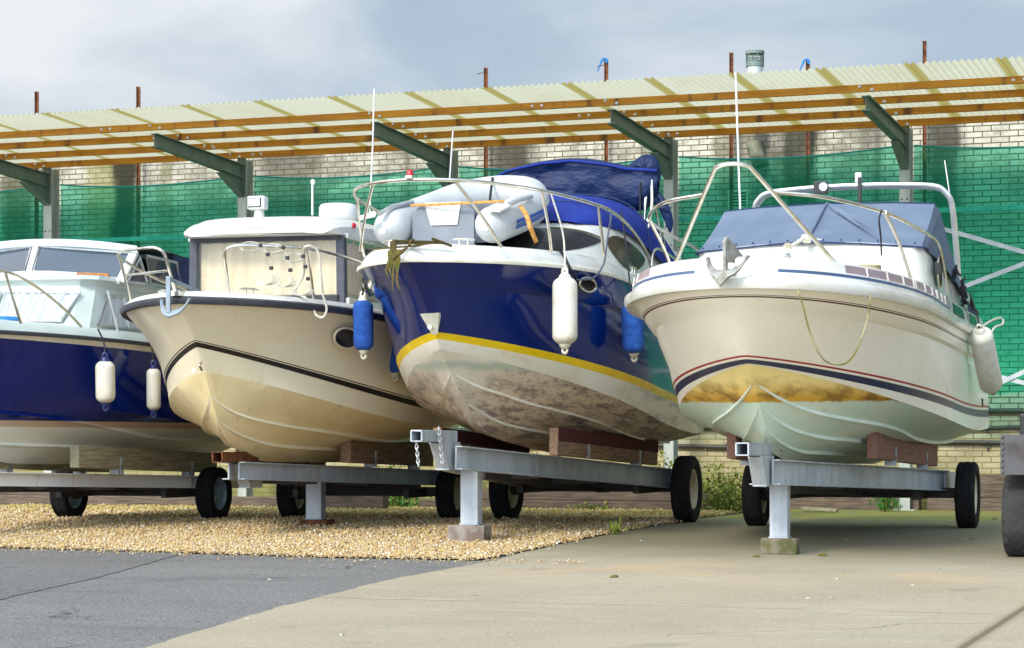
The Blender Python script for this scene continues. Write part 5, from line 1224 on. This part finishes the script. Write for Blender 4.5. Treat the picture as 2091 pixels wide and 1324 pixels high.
trailer(fC_, 5.28, .905, .292, .20, m_rimcream, 'grey trailer with rusty hitch end under the buttermilk boat', m_galv, (-.02, .95, .70), [((.05, 1.3, .575), (.74, 5.3, .46), .07, .165)], (.0, 3.51, .48, .165),
        [((.55, 2.84, .765), (.62, 5.4, .71), .11, .25)], m_bunk, 0, hitchmat=m_rust, zleg=.06)
trailer(fD_, 4.85, .875, .29, .20, m_rimblue, 'white painted rusty trailer under the blue boat at the left edge', m_white_rust, (0, .4, .62), [((.05, .9, .50), (.76, 4.85, .415), .07, .135)], (0, 1.0, .42, .14),
        [((.62, 2.2, .70), (.66, 5.3, .62), .10, .22)], m_bunkgrey, 0, spokes=True, zleg=-.05)
def block(nm, c, d, mat, lab, rz=0):
    mb = MB(); mb.box((0, 0, d[2] / 2), d); o = mb.build(nm, mat, smooth=False, bevel=.008); o.location = (c[0], c[1], c[2]); o.rotation_euler = (0, 0, rz); return tag(o, lab, 'block', 'blocks under the trailer legs')
block('wooden_block', (-4.235, 17.94, gz(17.94) + .006), (.29, .22, .128), m_mossblock, 'mossy wooden block under the leg of the right hand trailer', .12)
block('concrete_block', (-7.25, 18.82, gz(18.82) + .0), (.34, .22, .16), m_conblock, 'brown concrete block on the gravel under the navy boat trailer leg', .05)
block('wooden_block', (-9.77, 21.05, gz(21.05) + .0), (.30, .22, .075), m_rust, 'flat reddish wood block under the buttermilk boat trailer leg', .05)

# ------------------------------------------------------------------ fenders
def fender(top, bot, r, mb_, me_, lab, rope=None, cover=False, ropem=None):
    T, B_ = Vector(top), Vector(bot); ax = (T - B_); Ln = ax.length; ax.normalize()
    root = empty('fender', B_, 0, lab, 'fender', 'fenders hanging along the hulls'); Q = ax.to_track_quat('Z', 'Y').to_matrix().to_4x4()
    e = min(.07, Ln * .12); h = Ln - 2 * e; prof = [(0, e)] + [(r * math.sin(a), e + r * .75 * (1 - math.cos(a))) for a in np.linspace(.2, 1.5708, 7)]
    prof += [(r, e + h * f) for f in (.3, .5, .7)]; prof += [(q[0], Ln - q[1]) for q in prof[7:0:-1]] + [(0, Ln - e)]
    m = MB(); m.lathe(prof, 28, Q); m.build('body', mb_, root)
    for z, s_ in ((e, -1), (Ln - e, 1)):
        m = MB(); m.lathe([(r * .55, z - s_ * .035), (r * .46, z + s_ * .005), (.028, z + s_ * e * .45), (.02, z + s_ * e * .5)], 18, Q)
        c = Q @ Vector((0, 0, z + s_ * e * .62)); U = Q @ Vector((1, 0, 0)); V = Q @ Vector((0, 0, 1))
        m.tube([c + U * .02 * math.cos(t) + V * .026 * math.sin(t) for t in np.linspace(0, 6.283, 15)[:-1]], .0125, 7, closed=True); m.build('eye', me_, root)
    if rope:
        pts = [Q @ Vector((0, 0, Ln - e * .4))] + [Vector(p) - B_ for p in rope]
        for dx in (-.012, .012): pass
        m = MB(); m.tube(cr(pts, 5), .0085, 6); m.build('lanyard', ropem or m_ropeb, root)
    return root
def lw(fr, p):
    bx, by, a = fr; return (bx + p[0] * math.cos(a) - p[1] * math.sin(a), by + p[0] * math.sin(a) + p[1] * math.cos(a), p[2])
FB = lambda p: lw(fB_, p); FR = lambda p: lw(fR_, p); FC = lambda p: lw(fC_, p); FD = lambda p: lw(fD_, p)
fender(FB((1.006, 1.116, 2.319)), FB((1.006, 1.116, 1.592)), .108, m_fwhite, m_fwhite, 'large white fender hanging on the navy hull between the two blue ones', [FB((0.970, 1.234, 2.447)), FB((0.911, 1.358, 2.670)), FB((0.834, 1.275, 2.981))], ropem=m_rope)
fender(FB((-1.083, 1.740, 2.202)), FB((-1.083, 1.765, 1.595)), .092, m_fblue, m_fwhite, 'bright blue covered fender at the left bow of the navy boat', [FB((-1.053, 1.675, 2.304)), FB((-1.033, 1.648, 2.421))])
fender(FB((1.250, 2.422, 2.163)), FB((1.250, 2.544, 1.574)), .10, m_fblue, m_fwhite, 'blue covered fender between the navy boat and the right hand cruiser', [FB((1.180, 2.615, 2.374)), FB((1.070, 2.887, 2.759)), FB((1.020, 2.943, 2.994))])
fender(FB((-1.220, 2.854, 2.119)), FB((-1.220, 2.961, 1.434)), .085, m_fblue, m_fwhite, 'dark blue fender half hidden behind the navy boat port side', [FB((-1.150, 2.667, 2.246))])
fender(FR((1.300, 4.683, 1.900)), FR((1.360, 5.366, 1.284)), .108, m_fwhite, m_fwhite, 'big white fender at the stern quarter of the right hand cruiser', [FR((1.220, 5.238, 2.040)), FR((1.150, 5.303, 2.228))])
fender(FD((1.220, 1.686, 1.680)), FD((1.200, 1.744, 1.143)), .092, m_fwhite, m_fnavy, 'larger off white fender with navy ends on the blue left hull', [FD((1.170, 1.762, 1.786)), FD((1.120, 1.739, 1.916))])
fender(FD((1.220, 2.704, 1.642)), FD((1.200, 2.755, 1.091)), .07, m_fwhite, m_fnavy, 'slimmer white fender beside the pale bow on the blue left hull', [FD((1.170, 2.783, 1.753)), FD((1.120, 2.851, 1.825))])

# ------------------------------------------------------------------ anchors
def anchor(loc, rz, sc, mat, lab, tilt=0.2, plate=True, spike=.055, sh=.30):
    root = empty('anchor', loc, rz, lab, 'anchor', 'anchors on the bows'); n = 24
    rows = []
    for f in np.linspace(0, 1, 6):
        r = []
        for u in np.linspace(-1, 1, n + 1):
            a = abs(u); zt = .065 - .095 * (1 - a ** 2.8); zb = zt - .048 * (1 - a ** 6) - spike * max(0, 1 - a / .3)
            z = zt + (zb - zt) * f
            r.append((u * .148 * sc, (-.05 * (1 - u * u) - .03 * f + tilt * (z)) * sc, z * sc))
        rows.append(r)
    m = MB(); m.grid(rows); o = m.build('fluke', mat, root, angle=60); q = o.modifiers.new('s', 'SOLIDIFY'); q.thickness = .016 * sc; q.offset = 0
    m = MB()
    if not plate: m.box((-.02 * sc, -.075 * sc, (sh / 2 - .05) * sc), (.045 * sc, .018, sh * sc)); m.bar((-.02 * sc, -.07 * sc, (sh - .07) * sc), (-.02 * sc, .45 * sc, min(.12, sh - .05) * sc), .03, .03)
    else: m.prism([(0, -.05), (-.01, .16), (.02, .19), (.05, .18), (.30, .05), (.62, .03), (.62, -.01), (.2, -.03)], .024, Matrix.Translation((0, -.05 * sc, 0)) @ Matrix.Rotation(rad(90), 4, 'Z') @ Matrix.Rotation(rad(90), 4, 'X') @ Matrix.Scale(sc, 4))
    m.build('shank', mat, root, smooth=False, bevel=.004); return root
m_anchor = M('dull_galvanised_anchor', (.36, .37, .36), (.2, .18, .14), 14, rough=.5, metal=.4)
anchor(FR((.0, -.07, 2.10)), rad(-14), 1.12, m_anchor, 'grey claw anchor over the bow of the right hand cruiser')
anchor(FC((.02, -.07, 2.0)), rad(-10), 1.05, M('blue_grey_anchor', (.28, .34, .40), (.22, .25, .28), 9, rough=.5, metal=.3), 'blue grey anchor hooked on the bow of the buttermilk boat', plate=False, spike=.012)
m_weedd = M('dark_weed', (.10, .06, .015), (.05, .055, .012), 30, rough=.95, bump=.5)
aB = anchor(FB((-.03, -.07, 2.42)), rad(-30), .95, m_weedd, 'brown weed covered anchor on the bow of the navy boat', plate=False, sh=.12, spike=.03)
m = MB()
for k in range(7):
    x = -.10 + .025 * k + random.uniform(-.01, .01); l = random.choice((.25, .33, .18, .38, .22))
    m.tube(cr([(x, -.07, -.02), (x + .01, -.075, -.1), (x - .008 + random.uniform(-.02, .02), -.08, -.02 - l * .7), (x + random.uniform(-.02, .02), -.08, -.02 - l)], 4), [.009, .011, .010, .009, .010, .012, .009, .008, .009, .007, .006, .004, .003], 5)
m.build('hanging_weed', m_weed, aB)
m = MB(); m.bar(FB((-.36, .16, 2.44)), FB((.1, -.03, 2.44)), .02, .014); m.bar(FB((.0, .0, 2.44)), FB((.26, .12, 2.48)), .016, .014); m.bar(FB((.18, .05, 2.50)), FB((.30, .2, 2.45)), .014, .02); o = m.build('bow_roller', m_weedd, smooth=False); o.parent = bB
o.matrix_parent_inverse = (Matrix.Translation(bB.location) @ Matrix.Rotation(rad(2.5), 4, 'Z')).inverted()
m = MB(); m.box((0, .15, 2.10), (.09, .5, .05)); m.build('bow_roller', m_steel, bR, smooth=False, bevel=.006)
m = MB(); m.box((0, .15, 2.12), (.09, .4, .05)); m.build('bow_roller', m_steel, bC, smooth=False, bevel=.006)
m = MB(); m.lathe([(0, .1), (.06, .1), (.07, .07), (.05, .05), (.055, 0), (.08, 0)], 16, Matrix.Translation((.24, .75, 2.16))); m.build('windlass', m_alu, bR)
hr = MB(); A, B_ = Vector((.02, 2.98, 2.58)), Vector((-.06, 2.6, 2.46)); D_ = (B_ - A).normalized(); Q = Matrix.Translation(A) @ D_.to_track_quat('Z', 'Y').to_matrix().to_4x4(); ln = (B_ - A).length
hr.lathe([(0, 0), (.016, .0), (.014, ln * .5), (.018, ln * .75), (.024, ln * .9), (.046, ln), (.042, ln - .004), (.02, ln * .86), (0, ln * .8)], 18, Q); hr.lathe([(0, -.02), (.03, -.015), (.034, .02), (.02, .035), (0, .04)], 14, Q); hr.box((.03, 3.0, 2.56), (.06, .05, .05)); hr.build('air_horn', m_cream, bR)

# ------------------------------------------------------------------ ropes
def rope(pts, r, mat, lab, cat='rope', k=8, n=7):
    m = MB(); c = Vector(pts[0]); m.tube([p - c for p in cr(pts, k)], r, n); o = m.build('mooring_rope', mat); o.location = c; return tag(o, lab, cat)
a0, a1 = (0.484, 0.107, 1.906), (0.917, 0.666, 1.889)
def hang(u, dz): p = lerp(a0, a1, u); return FR((p[0] + .01, p[1] - .02, p[2] - dz))
yr = [FR((.30, 1.25, 2.19)), FR((.36, 1.0, 2.20)), FR(lerp((.36, 1.0, 2.20), a0, .6)), hang(-.02, -.02)] + [hang(u, .50 * (1 - abs(2 * u - 1.02) ** 2.6)) for u in np.linspace(.04, .96, 14)] + [hang(1.0, -.03), FR((.78, 1.9, 2.2)), FR((.55, 2.0, 2.20))]
rope(yr, .0075, m_ropeg, 'yellow green mossy rope looped over the bow of the right hand cruiser')
m = MB(); c0 = Vector(FR((.62, 2.05, 2.19)))
m.tube(cr([Vector((.17 * math.cos(t) * (1 + .06 * math.sin(t * 3.3)), .13 * math.sin(t), .008 + .012 * (t / 6.283))) for t in np.linspace(0, 25, 60)], 2), .011, 6); o = m.build('coiled_rope', m_ropeg); o.location = c0; tag(o, 'mossy rope coil lying on the foredeck of the right hand cruiser', 'rope')
wr = [(0.644, 1.150, 2.198), (0.794, 1.000, 2.349), (0.914, 0.700, 2.558), (1.015, 0.750, 2.530), (1.029, 0.800, 2.329), (1.026, 0.860, 2.159), (1.049, 0.900, 2.030), (1.016, 0.900, 1.952), (0.947, 0.900, 1.975), (0.902, 0.920, 2.069), (0.766, 1.050, 2.154), (0.602, 1.200, 2.198)]
rope([FC(p) for p in wr], .0115, m_rope, 'white rope loop draped over the rail and side of the buttermilk boat')
bl = [(0.662, 1.600, 2.592), (0.849, 1.300, 2.540), (0.923, 1.350, 2.457), (0.983, 1.330, 2.348), (1.010, 1.386, 2.288), (1.006, 1.514, 2.247)]
rope([FB(p) for p in bl], .013, m_ropeb, 'thick black rope running into the oval fairlead of the navy hull')
bl2 = [(1.017, 1.442, 2.241), (1.102, 1.662, 2.272), (1.141, 1.877, 2.408), (1.124, 2.069, 2.641), (1.090, 2.353, 2.933)]
rope([FB(p) for p in bl2], .0085, m_hypdark, 'thin dark line looping from the navy boat rail to its oval fairlead')
rope([FR((1.300, 4.939, 1.896)), FR((1.340, 5.433, 1.980)), FR((1.380, 5.967, 2.031)), FR((1.400, 5.852, 1.968)), FR((1.370, 5.356, 1.906)), FR((1.340, 5.387, 1.817)), FR((1.330, 5.768, 1.694))], .011, m_rope, 'short rope loop behind the big white stern fender')
rope([FR((0.970, 0.891, 2.573)), FR((0.970, 0.766, 2.488)), FR((0.970, 0.841, 2.384)), FR((0.970, 0.891, 2.234))], .007, m_ropeb, 'thin black cord hanging from the right cruiser side rail')
# coiled leader lines clipped to the bow rail of the pilothouse boat
lead = ['leftmost white line loops clipped on the buttermilk boat rail', 'middle white line loops clipped on the buttermilk boat rail', 'rightmost white line loops clipped beside the rail stanchion']
for k in range(3):
    x0 = (533, 579, 622)[k]; y0 = (502, 506, 520)[k]; P_ = lambda px, py: None
    root = empty('leader_line', (0, 0, 0), 0, lead[k], 'line', 'line loops on the bow rail')
    top = [(0.588, 0.480, 2.564), (0.761, 0.580, 2.552), (0.897, 0.720, 2.482)][k]; bot = [(0.689, 0.480, 2.364), (0.830, 0.580, 2.351), (0.914, 0.800, 2.288)][k]; mid = [(0.657, 0.480, 2.485), (0.802, 0.580, 2.460), (0.905, 0.760, 2.394)][k]
    t_, b_, m_ = map(lambda p: Vector(FC(p)), (top, bot, mid)); root.location = b_
    for p in (t_, m_, b_):
        mb = MB(); mb.box(p - b_ + Vector((0, -.012, 0)), (.034, .026, .032)); mb.build('clip', m_black, root, smooth=False, bevel=.006)
    mb = MB()
    for (c, w, h, n) in ((t_ + Vector((-.10, -.02, -.005)), .10, .04, 2), (b_ + Vector((-.075, -.02, -.08)), .09, .066, 4)):
        for q in range(n): mb.tube([c - b_ + Vector((w * math.cos(t) * (1 - .05 * q) + .012 * q, .012 * q, h * math.sin(t) * (1 - .16 * q) - .01 * q)) for t in np.linspace(0, 6.283, 25)[:-1]], .004, 5, closed=True)
    mb.tube([t_ - b_, m_ - b_, Vector((0, 0, 0))], .003, 5); mb.build('loop', m_rope, root)

# ------------------------------------------------------------------ inflatable dinghy on the navy boat
dg = empty('inflatable_dinghy', FB((-.11, 1.2, 2.5)), rad(2.5), 'grey inflatable dinghy with blue stripes lashed on the navy boat foredeck', 'dinghy'); DO = Vector((.11, -1.2, -2.5))
def Dz(s): return 2.70 + (s - 1.1) * .235
ctr = [(-.585, .96), (-.585, 1.3), (-.60, 1.8), (-.57, 2.25), (-.44, 2.62), (-.22, 2.84), (0, 2.84), (.20, 2.70), (.335, 2.3), (.372, 1.8), (.352, 1.3), (.352, .96)]
pts = cr([(x, s, Dz(s) + .05 * max(0, s - 2.2) * 2) for x, s in ctr], 6); nP = len(pts); rs = []
for i in range(nP):
    u = i / (nP - 1); e = min(u, 1 - u); rs.append(.170 - .008 * (1 - min(1, e * 3)))
for i in range(4):
    f = (.28, .62, .84, .95)[i]
    rs[i] *= f; rs[nP - 1 - i] *= f
mb = MB(); mb.tube(pts, rs, 24); tb = mb.build('tube', m_hyp, dg, loc=DO)
for x in (-.585, .352):
    mb = MB(); mb.lathe([(0, .02), (.03, .018), (.042, .0), (.06, -.012), (.07, -.03)], 16, Matrix.Translation((x, .955, Dz(.96))) @ Matrix.Rotation(rad(90), 4, 'X')); mb.build('end_cap', m_hyp, tb, loc=(0, 0, 0))
mb = MB(); zz = Dz(1.18); mb.add([], [])
mb.prism([(-.40, -.17), (.17, -.17), (.17, .12), (.06, .205), (-.30, .205), (-.40, .12)], .03, Matrix.Translation((0, 1.19, zz - .0)) @ Matrix.Rotation(rad(90), 4, 'X')); mb.build('transom', m_board, dg, smooth=False, bevel=.004, loc=DO)
mb = MB(); mb.prism([(-.285, .20), (.055, .20), (.02, 0), (-.225, 0)], .012, Matrix.Translation((0, 1.165, zz + .005)) @ Matrix.Rotation(rad(90), 4, 'X')); pt = mb.build('motor_plate', m_plastic, dg, smooth=False, bevel=.003, loc=DO)
mb = MB(); mb.grid([[(-.42, 1.16, zz - .17), (.19, 1.16, zz - .17)], [(-.42, 1.12, zz - .30), (.19, 1.12, zz - .30)]]); mb.grid([[(-.5, 1.22, zz - .15), (.27, 1.22, zz - .15)], [(-.5, 2.6, Dz(2.6) - .15), (.27, 2.6, Dz(2.6) - .15)]]); mb.build('floor', m_hypdark, dg, loc=DO)
ring('drain_ring', m_hypdark, dg, Vector((-.08, 1.10, zz - .24)) + DO, .025, .025, (1, 0, 0), (0, 0, 1), .008)
# stripes wrapped on the outside of each tube
for sg, i0, i1 in ((1, 42, 60), (-1, 6, 24)):
    for aw, a in ((.09, -.02), (.035, -.2), (.07, -.34)):
        R1 = []
        for i in range(i0, i1 + 1):
            p = pts[i]; T = (pts[min(i + 1, nP - 1)] - pts[max(i - 1, 0)]).normalized(); out = T.cross(Vector((0, 0, 1))).normalized()
            if out.x * sg < 0: out = -out
            up = out.cross(T).normalized(); up = up if up.z > 0 else -up
            R1.append([p + (out * math.cos(q) + up * math.sin(q)) * (rs[i] + .004) for q in np.linspace(a - aw, a + aw, 5)])
        mb = MB(); mb.grid(R1); mb.build('stripe', m_stripeblue, tb)
for q in ((-.3, .22), (.19, .18)): pass
oar = empty('oar', FB((-.6, .9, 2.95)), rad(2.5), 'left oar lashed on the dinghy tube with its blade forward', 'oar', 'oars on the dinghy'); OO = Vector((.6, -.9, -2.95))
mb = MB(); mb.tube([(-0.602, 0.900, 2.812), (-0.563, 1.100, 2.890), (-0.518, 1.500, 2.972)], .022, 8); mb.build('shaft', m_alu, oar, loc=OO)
mb = MB(); mb.prism([(-.14, -.02), (.0, -.028), (.02, 0), (0, .028), (-.14, .02)], .012, Matrix.Translation((-0.628, 0.850, 2.807)) @ Matrix.Rotation(rad(-14), 4, 'Y') @ Matrix.Rotation(rad(75), 4, 'X')); mb.build('blade', m_plastic, oar, loc=OO, smooth=False)
oar2 = empty('oar', FB((.3, .95, 2.95)), rad(2.5), 'right oar with flat grey blade lashed across the dinghy tube', 'oar', 'oars on the dinghy'); OO = Vector((-.3, -.95, -2.95))
mb = MB(); mb.tube([(0.447, 1.100, 2.849), (0.508, 1.400, 2.950), (0.497, 1.800, 3.018)], .022, 8); mb.build('shaft', m_alu, oar2, loc=OO)
mb = MB(); q0, q1, q2, q3 = (0.355, 0.950, 2.829), (0.445, 1.150, 2.909), (0.527, 1.100, 2.868), (0.483, 0.920, 2.805); mb.add([q0, q1, q2, q3] + [(p[0], p[1] + .01, p[2] - .014) for p in (q0, q1, q2, q3)], [(0, 1, 2, 3), (7, 6, 5, 4), (0, 4, 5, 1), (1, 5, 6, 2), (2, 6, 7, 3), (3, 7, 4, 0)]); mb.build('blade', m_plastic, oar2, loc=OO, smooth=False)
def strap(pts, w, mat, lab):
    m = MB(); c = Vector(pts[0]); P = cr(pts, 6); rows = []
    for i, p in enumerate(P):
        T = (P[min(i + 1, len(P) - 1)] - P[max(i - 1, 0)]).normalized(); sd = T.cross(Vector((.3, -1, .2))).normalized(); rows.append([p - c + sd * w, p - c - sd * w])
    m.grid(rows); o = m.build('lashing_strap', mat); o.location = c; q = o.modifiers.new('s', 'SOLIDIFY'); q.thickness = .003; return tag(o, lab, 'strap', 'straps holding the dinghy')
strap([FB(p) for p in ((-0.409, 1.150, 2.903), (0.031, 1.080, 2.899), (0.476, 1.080, 2.905))], .012, m_orange, 'orange strap stretched along the top of the dinghy transom')
strap([FB(p) for p in ((0.533, 1.350, 2.893), (0.637, 1.200, 2.790), (0.688, 1.150, 2.678), (0.714, 1.250, 2.556))], .02, m_orange, 'orange strap running down the right dinghy tube to the deck')
strap([FB(p) for p in ((-0.173, 2.750, 3.324), (-0.122, 2.550, 3.195), (-0.120, 2.500, 3.067))], .012, m_ropeb, 'black strap over the raised bow tube of the dinghy')
# ------------------------------------------------------------------ flatbed trailer cut off by the right edge
ft_ = empty('flatbed_trailer', (-1.7, 18.1, gz(18.1)), 0, 'dark flatbed trailer with railing and mudguard at the right edge', 'trailer'); zf = -gz(18.1)
wheel(ft_, (-.655, .0, .335), .335, .215, m_rimcream, -1, tread=2)
m_guard = M('worn_grey_steel', (.085, .085, .09), (.05, .04, .036), 3, lo=.5, hi=.7, rough=.55, metal=.3)
mb = MB(); mb.box((-.20, -.42, .80), (1.10, .012, .30)); 
for k in range(7): mb.lathe([(0, 0), (.012, 0), (.01, .012), (0, .014)], 8, Matrix.Translation((-.735, -.43, .67 + k * .045)) @ Matrix.Rotation(rad(90), 4, 'X'))
mb.bar((-.2, -.42, .95), (-.2, .6, .95), 1.1, .012); mb.build('mudguard', m_guard, ft_, smooth=False)
mb = MB(); mb.box((.6, .6, .62), (1.9, 3.0, .12)); mb.build('bed', m_under, ft_, smooth=False, bevel=.01)
mb = MB(); mb.box((.30, .0, 1.02), (1.84, .30, .12)); mb.box((-.54, .0, 1.02), (.2, .34, .2)); mb.build('headboard', m_black, ft_, smooth=False, bevel=.01)
mb = MB(); mb.box((.35, .0, 1.15), (1.94, .12, .03)); mb.build('plank', m_purl, ft_, smooth=False, bevel=.004)
mb = MB(); mb.box((-.56, .0, 1.36), (.05, .05, .4)); mb.box((.35, 0, 1.575), (1.9, .05, .03)); [mb.box((x, 0, 1.36), (.05, .05, .4)) for x in (.3, 1.2)]; mb.build('railing', m_black, ft_, smooth=False, bevel=.004)
mb = MB(); mb.bar((.0, 0, .33), (1.9, 0, .33), .08, .08); mb.build('axle', m_under, ft_, smooth=False)
# ------------------------------------------------------------------ litter
r_ = np.random.default_rng(5)
def bits(nm, mat, pts, s0, s1, lab, cat, grp):
    for k, (x, y) in enumerate(pts):
        mb = MB(); s = r_.uniform(s0, s1); n = 7
        rows = [[(s * f * math.cos(a) * r_.uniform(.75, 1.2), s * f * math.sin(a) * r_.uniform(.5, .9), s * h) for a in np.linspace(0, 6.283, n + 1)[:-1]] for f, h in ((.05, .5), (.7, .42), (1, .12), (.85, 0))]
        mb.grid(rows, closed=True); o = mb.build(nm, mat); o.location = (x, y, gz(y) + .009); o.rotation_euler = (0, 0, r_.uniform(0, 6)); tag(o, lab, cat, grp)
G_ = [(-7.028, 15.782, -0.112), (-6.798, 15.679, -0.114), (-7.223, 15.675, -0.114), (-6.985, 14.270, -0.139), (-6.906, 14.673, -0.132), (-3.069, 13.739, -0.149), (-3.344, 16.133, -0.106), (-2.638, 14.934, -0.127), (-4.013, 10.984, -0.198), (-4.432, 15.203, -0.122), (-2.920, 13.781, -0.148), (-2.952, 13.847, -0.147), (-2.732, 16.554, -0.098), (-3.225, 15.347, -0.120), (-5.820, 19.345, -0.048), (-6.228, 18.017, -0.072), (-3.101, 20.249, -0.032), (-4.112, 19.922, -0.037), (-5.134, 13.423, -0.154), (-5.916, 13.440, -0.154), (-4.895, 10.854, -0.201), (-5.783, 11.539, -0.188)]
bits('pebble', m_anchor, [(q[0], q[1]) for q in G_[::2]], .010, .02, 'small dark stone chip lying loose on the open yard', 'pebble', 'dark chips on the yard')
bits('pebble', m_fwhite, [(q[0], q[1]) for q in G_[1::2]], .010, .018, 'small pale pebble lying loose on the open yard', 'pebble', 'pale pebbles on the yard')
bits('fallen_leaf', m_weed, [tuple(q[:2]) for q in ((-4.747, 15.117, -0.124), (-4.316, 17.482, -0.081), (-3.842, 17.727, -0.077))], .03, .045, 'dry brown leaf lying flat on the concrete', 'leaf', 'leaves on the concrete')
_rl = np.random.default_rng(11); _lp = []
while len(_lp) < 6:
    y_ = _rl.uniform(12.5, 27.8); x_ = _rl.uniform(-6.2 + (y_ - 12) * .01, -1.9)
    if y_ > 18 or _rl.random() < .35: _lp.append((x_ + .25, y_))
bits('fallen_leaf', m_weed, _lp, .012, .028, 'small dry leaf fragment scattered on the concrete slab', 'leaf', 'leaf fragments on the concrete')
bits('blue_scrap', m_bluerag, [tuple((-7.781, 22.229, 0.000)[:2])], .03, .04, 'scrap of blue plastic on the shaded gravel under the navy boat', 'litter', None)

# ------------------------------------------------------------------ light
EL, AZ = rad(36), rad(188)
sd = bpy.data.lights.new('sun', 'SUN'); sd.energy = 2.3; sd.angle = rad(13); sd.color = (1, .93, .80)
so = bpy.data.objects.new('sun', sd); COL.objects.link(so)
dirv = Vector((math.sin(AZ) * math.cos(EL), math.cos(AZ) * math.cos(EL), math.sin(EL))); so.rotation_euler = dirv.to_track_quat('Z', 'Y').to_euler()
W_ = bpy.data.worlds.new('World'); scene.world = W_; W_.use_nodes = True; t = W_.node_tree; t.nodes.clear()
def wn(a, **k):
    x = t.nodes.new(a)
    for q, v in k.items(): setattr(x, q, v)
    return x
out = wn('ShaderNodeOutputWorld'); bg = wn('ShaderNodeBackground'); t.links.new(bg.outputs[0], out.inputs[0])
sky = wn('ShaderNodeTexSky', sky_type='NISHITA', sun_disc=False, sun_elevation=EL, sun_rotation=AZ)
tc = wn('ShaderNodeTexCoord'); mp = wn('ShaderNodeMapping'); mp.inputs['Scale'].default_value = (3.2, 3.2, 7.5); mp.inputs['Location'].default_value = (.35, .0, .1); t.links.new(tc.outputs['Generated'], mp.inputs[0])
n1 = wn('ShaderNodeTexNoise'); n1.inputs['Scale'].default_value = 1.6; n1.inputs['Detail'].default_value = 7; n1.inputs['Roughness'].default_value = .5; n1.inputs['Distortion'].default_value = .3; t.links.new(mp.outputs[0], n1.inputs[0])
sx = wn('ShaderNodeSeparateXYZ'); t.links.new(tc.outputs['Generated'], sx.inputs[0])
def wm(op, a, b):
    x = wn('ShaderNodeMath', operation=op)
    for i, v in enumerate((a, b)):
        if hasattr(v, 'is_output'): t.links.new(v, x.inputs[i])
        else: x.inputs[i].default_value = v
    return x.outputs[0]
den = wm('ADD', n1.outputs[0], wm('MULTIPLY', sx.outputs[0], -.34))
cr_ = wn('ShaderNodeValToRGB'); e = cr_.color_ramp.elements; t.links.new(den, cr_.inputs[0])
K = 10.0
e[0].position = .40; e[0].color = (.31, .39, .48, 1); e[1].position = .76; e[1].color = (.66, .68, .70, 1)
x = e.new(.50); x.color = (.35, .43, .51, 1); x = e.new(.62); x.color = (.50, .55, .60, 1)
sc_ = wn('ShaderNodeMix', data_type='RGBA', blend_type='MULTIPLY'); sc_.inputs[0].default_value = 1; t.links.new(cr_.outputs[0], sc_.inputs[6]); sc_.inputs[7].default_value = (K, K, K, 1)
dt = wn('ShaderNodeVectorMath', operation='DOT_PRODUCT'); t.links.new(tc.outputs['Generated'], dt.inputs[0]); dt.inputs[1].default_value = (math.sin(AZ) * math.cos(rad(14)), math.cos(AZ) * math.cos(rad(14)), math.sin(rad(14)))
glow = wm('ADD', 1.0, wm('MULTIPLY', wm('POWER', wm('MAXIMUM', dt.outputs['Value'], 0.0), 1.2), 4.0))   # added front fill: sky brightened low over the horizon, under the sun's bearing
gm = wn('ShaderNodeVectorMath', operation='SCALE'); t.links.new(sc_.outputs[2], gm.inputs[0]); t.links.new(glow, gm.inputs['Scale'])
mx = wn('ShaderNodeMix', data_type='RGBA'); mx.inputs[0].default_value = .92; t.links.new(sky.outputs[0], mx.inputs[6]); t.links.new(gm.outputs[0], mx.inputs[7])
t.links.new(mx.outputs[2], bg.inputs[0]); bg.inputs[1].default_value = .1

# ------------------------------------------------------------------ camera
cd = bpy.data.cameras.new('camera'); cam = bpy.data.objects.new('camera', cd); COL.objects.link(cam); scene.camera = cam
cam.location = (0, 0, .785); cam.rotation_euler = (rad(90), 0, rad(20))
cd.sensor_width = 36; cd.lens = 36 * 4650 / 2091; cd.shift_y = 253 / 2091; cd.clip_start = .1; cd.clip_end = 2000
scene.view_settings.view_transform = 'Standard'; scene.view_settings.look = 'None'; scene.view_settings.exposure = .40; scene.view_settings.gamma = 1
scene.cycles.max_bounces = 8; scene.cycles.transparent_max_bounces = 12
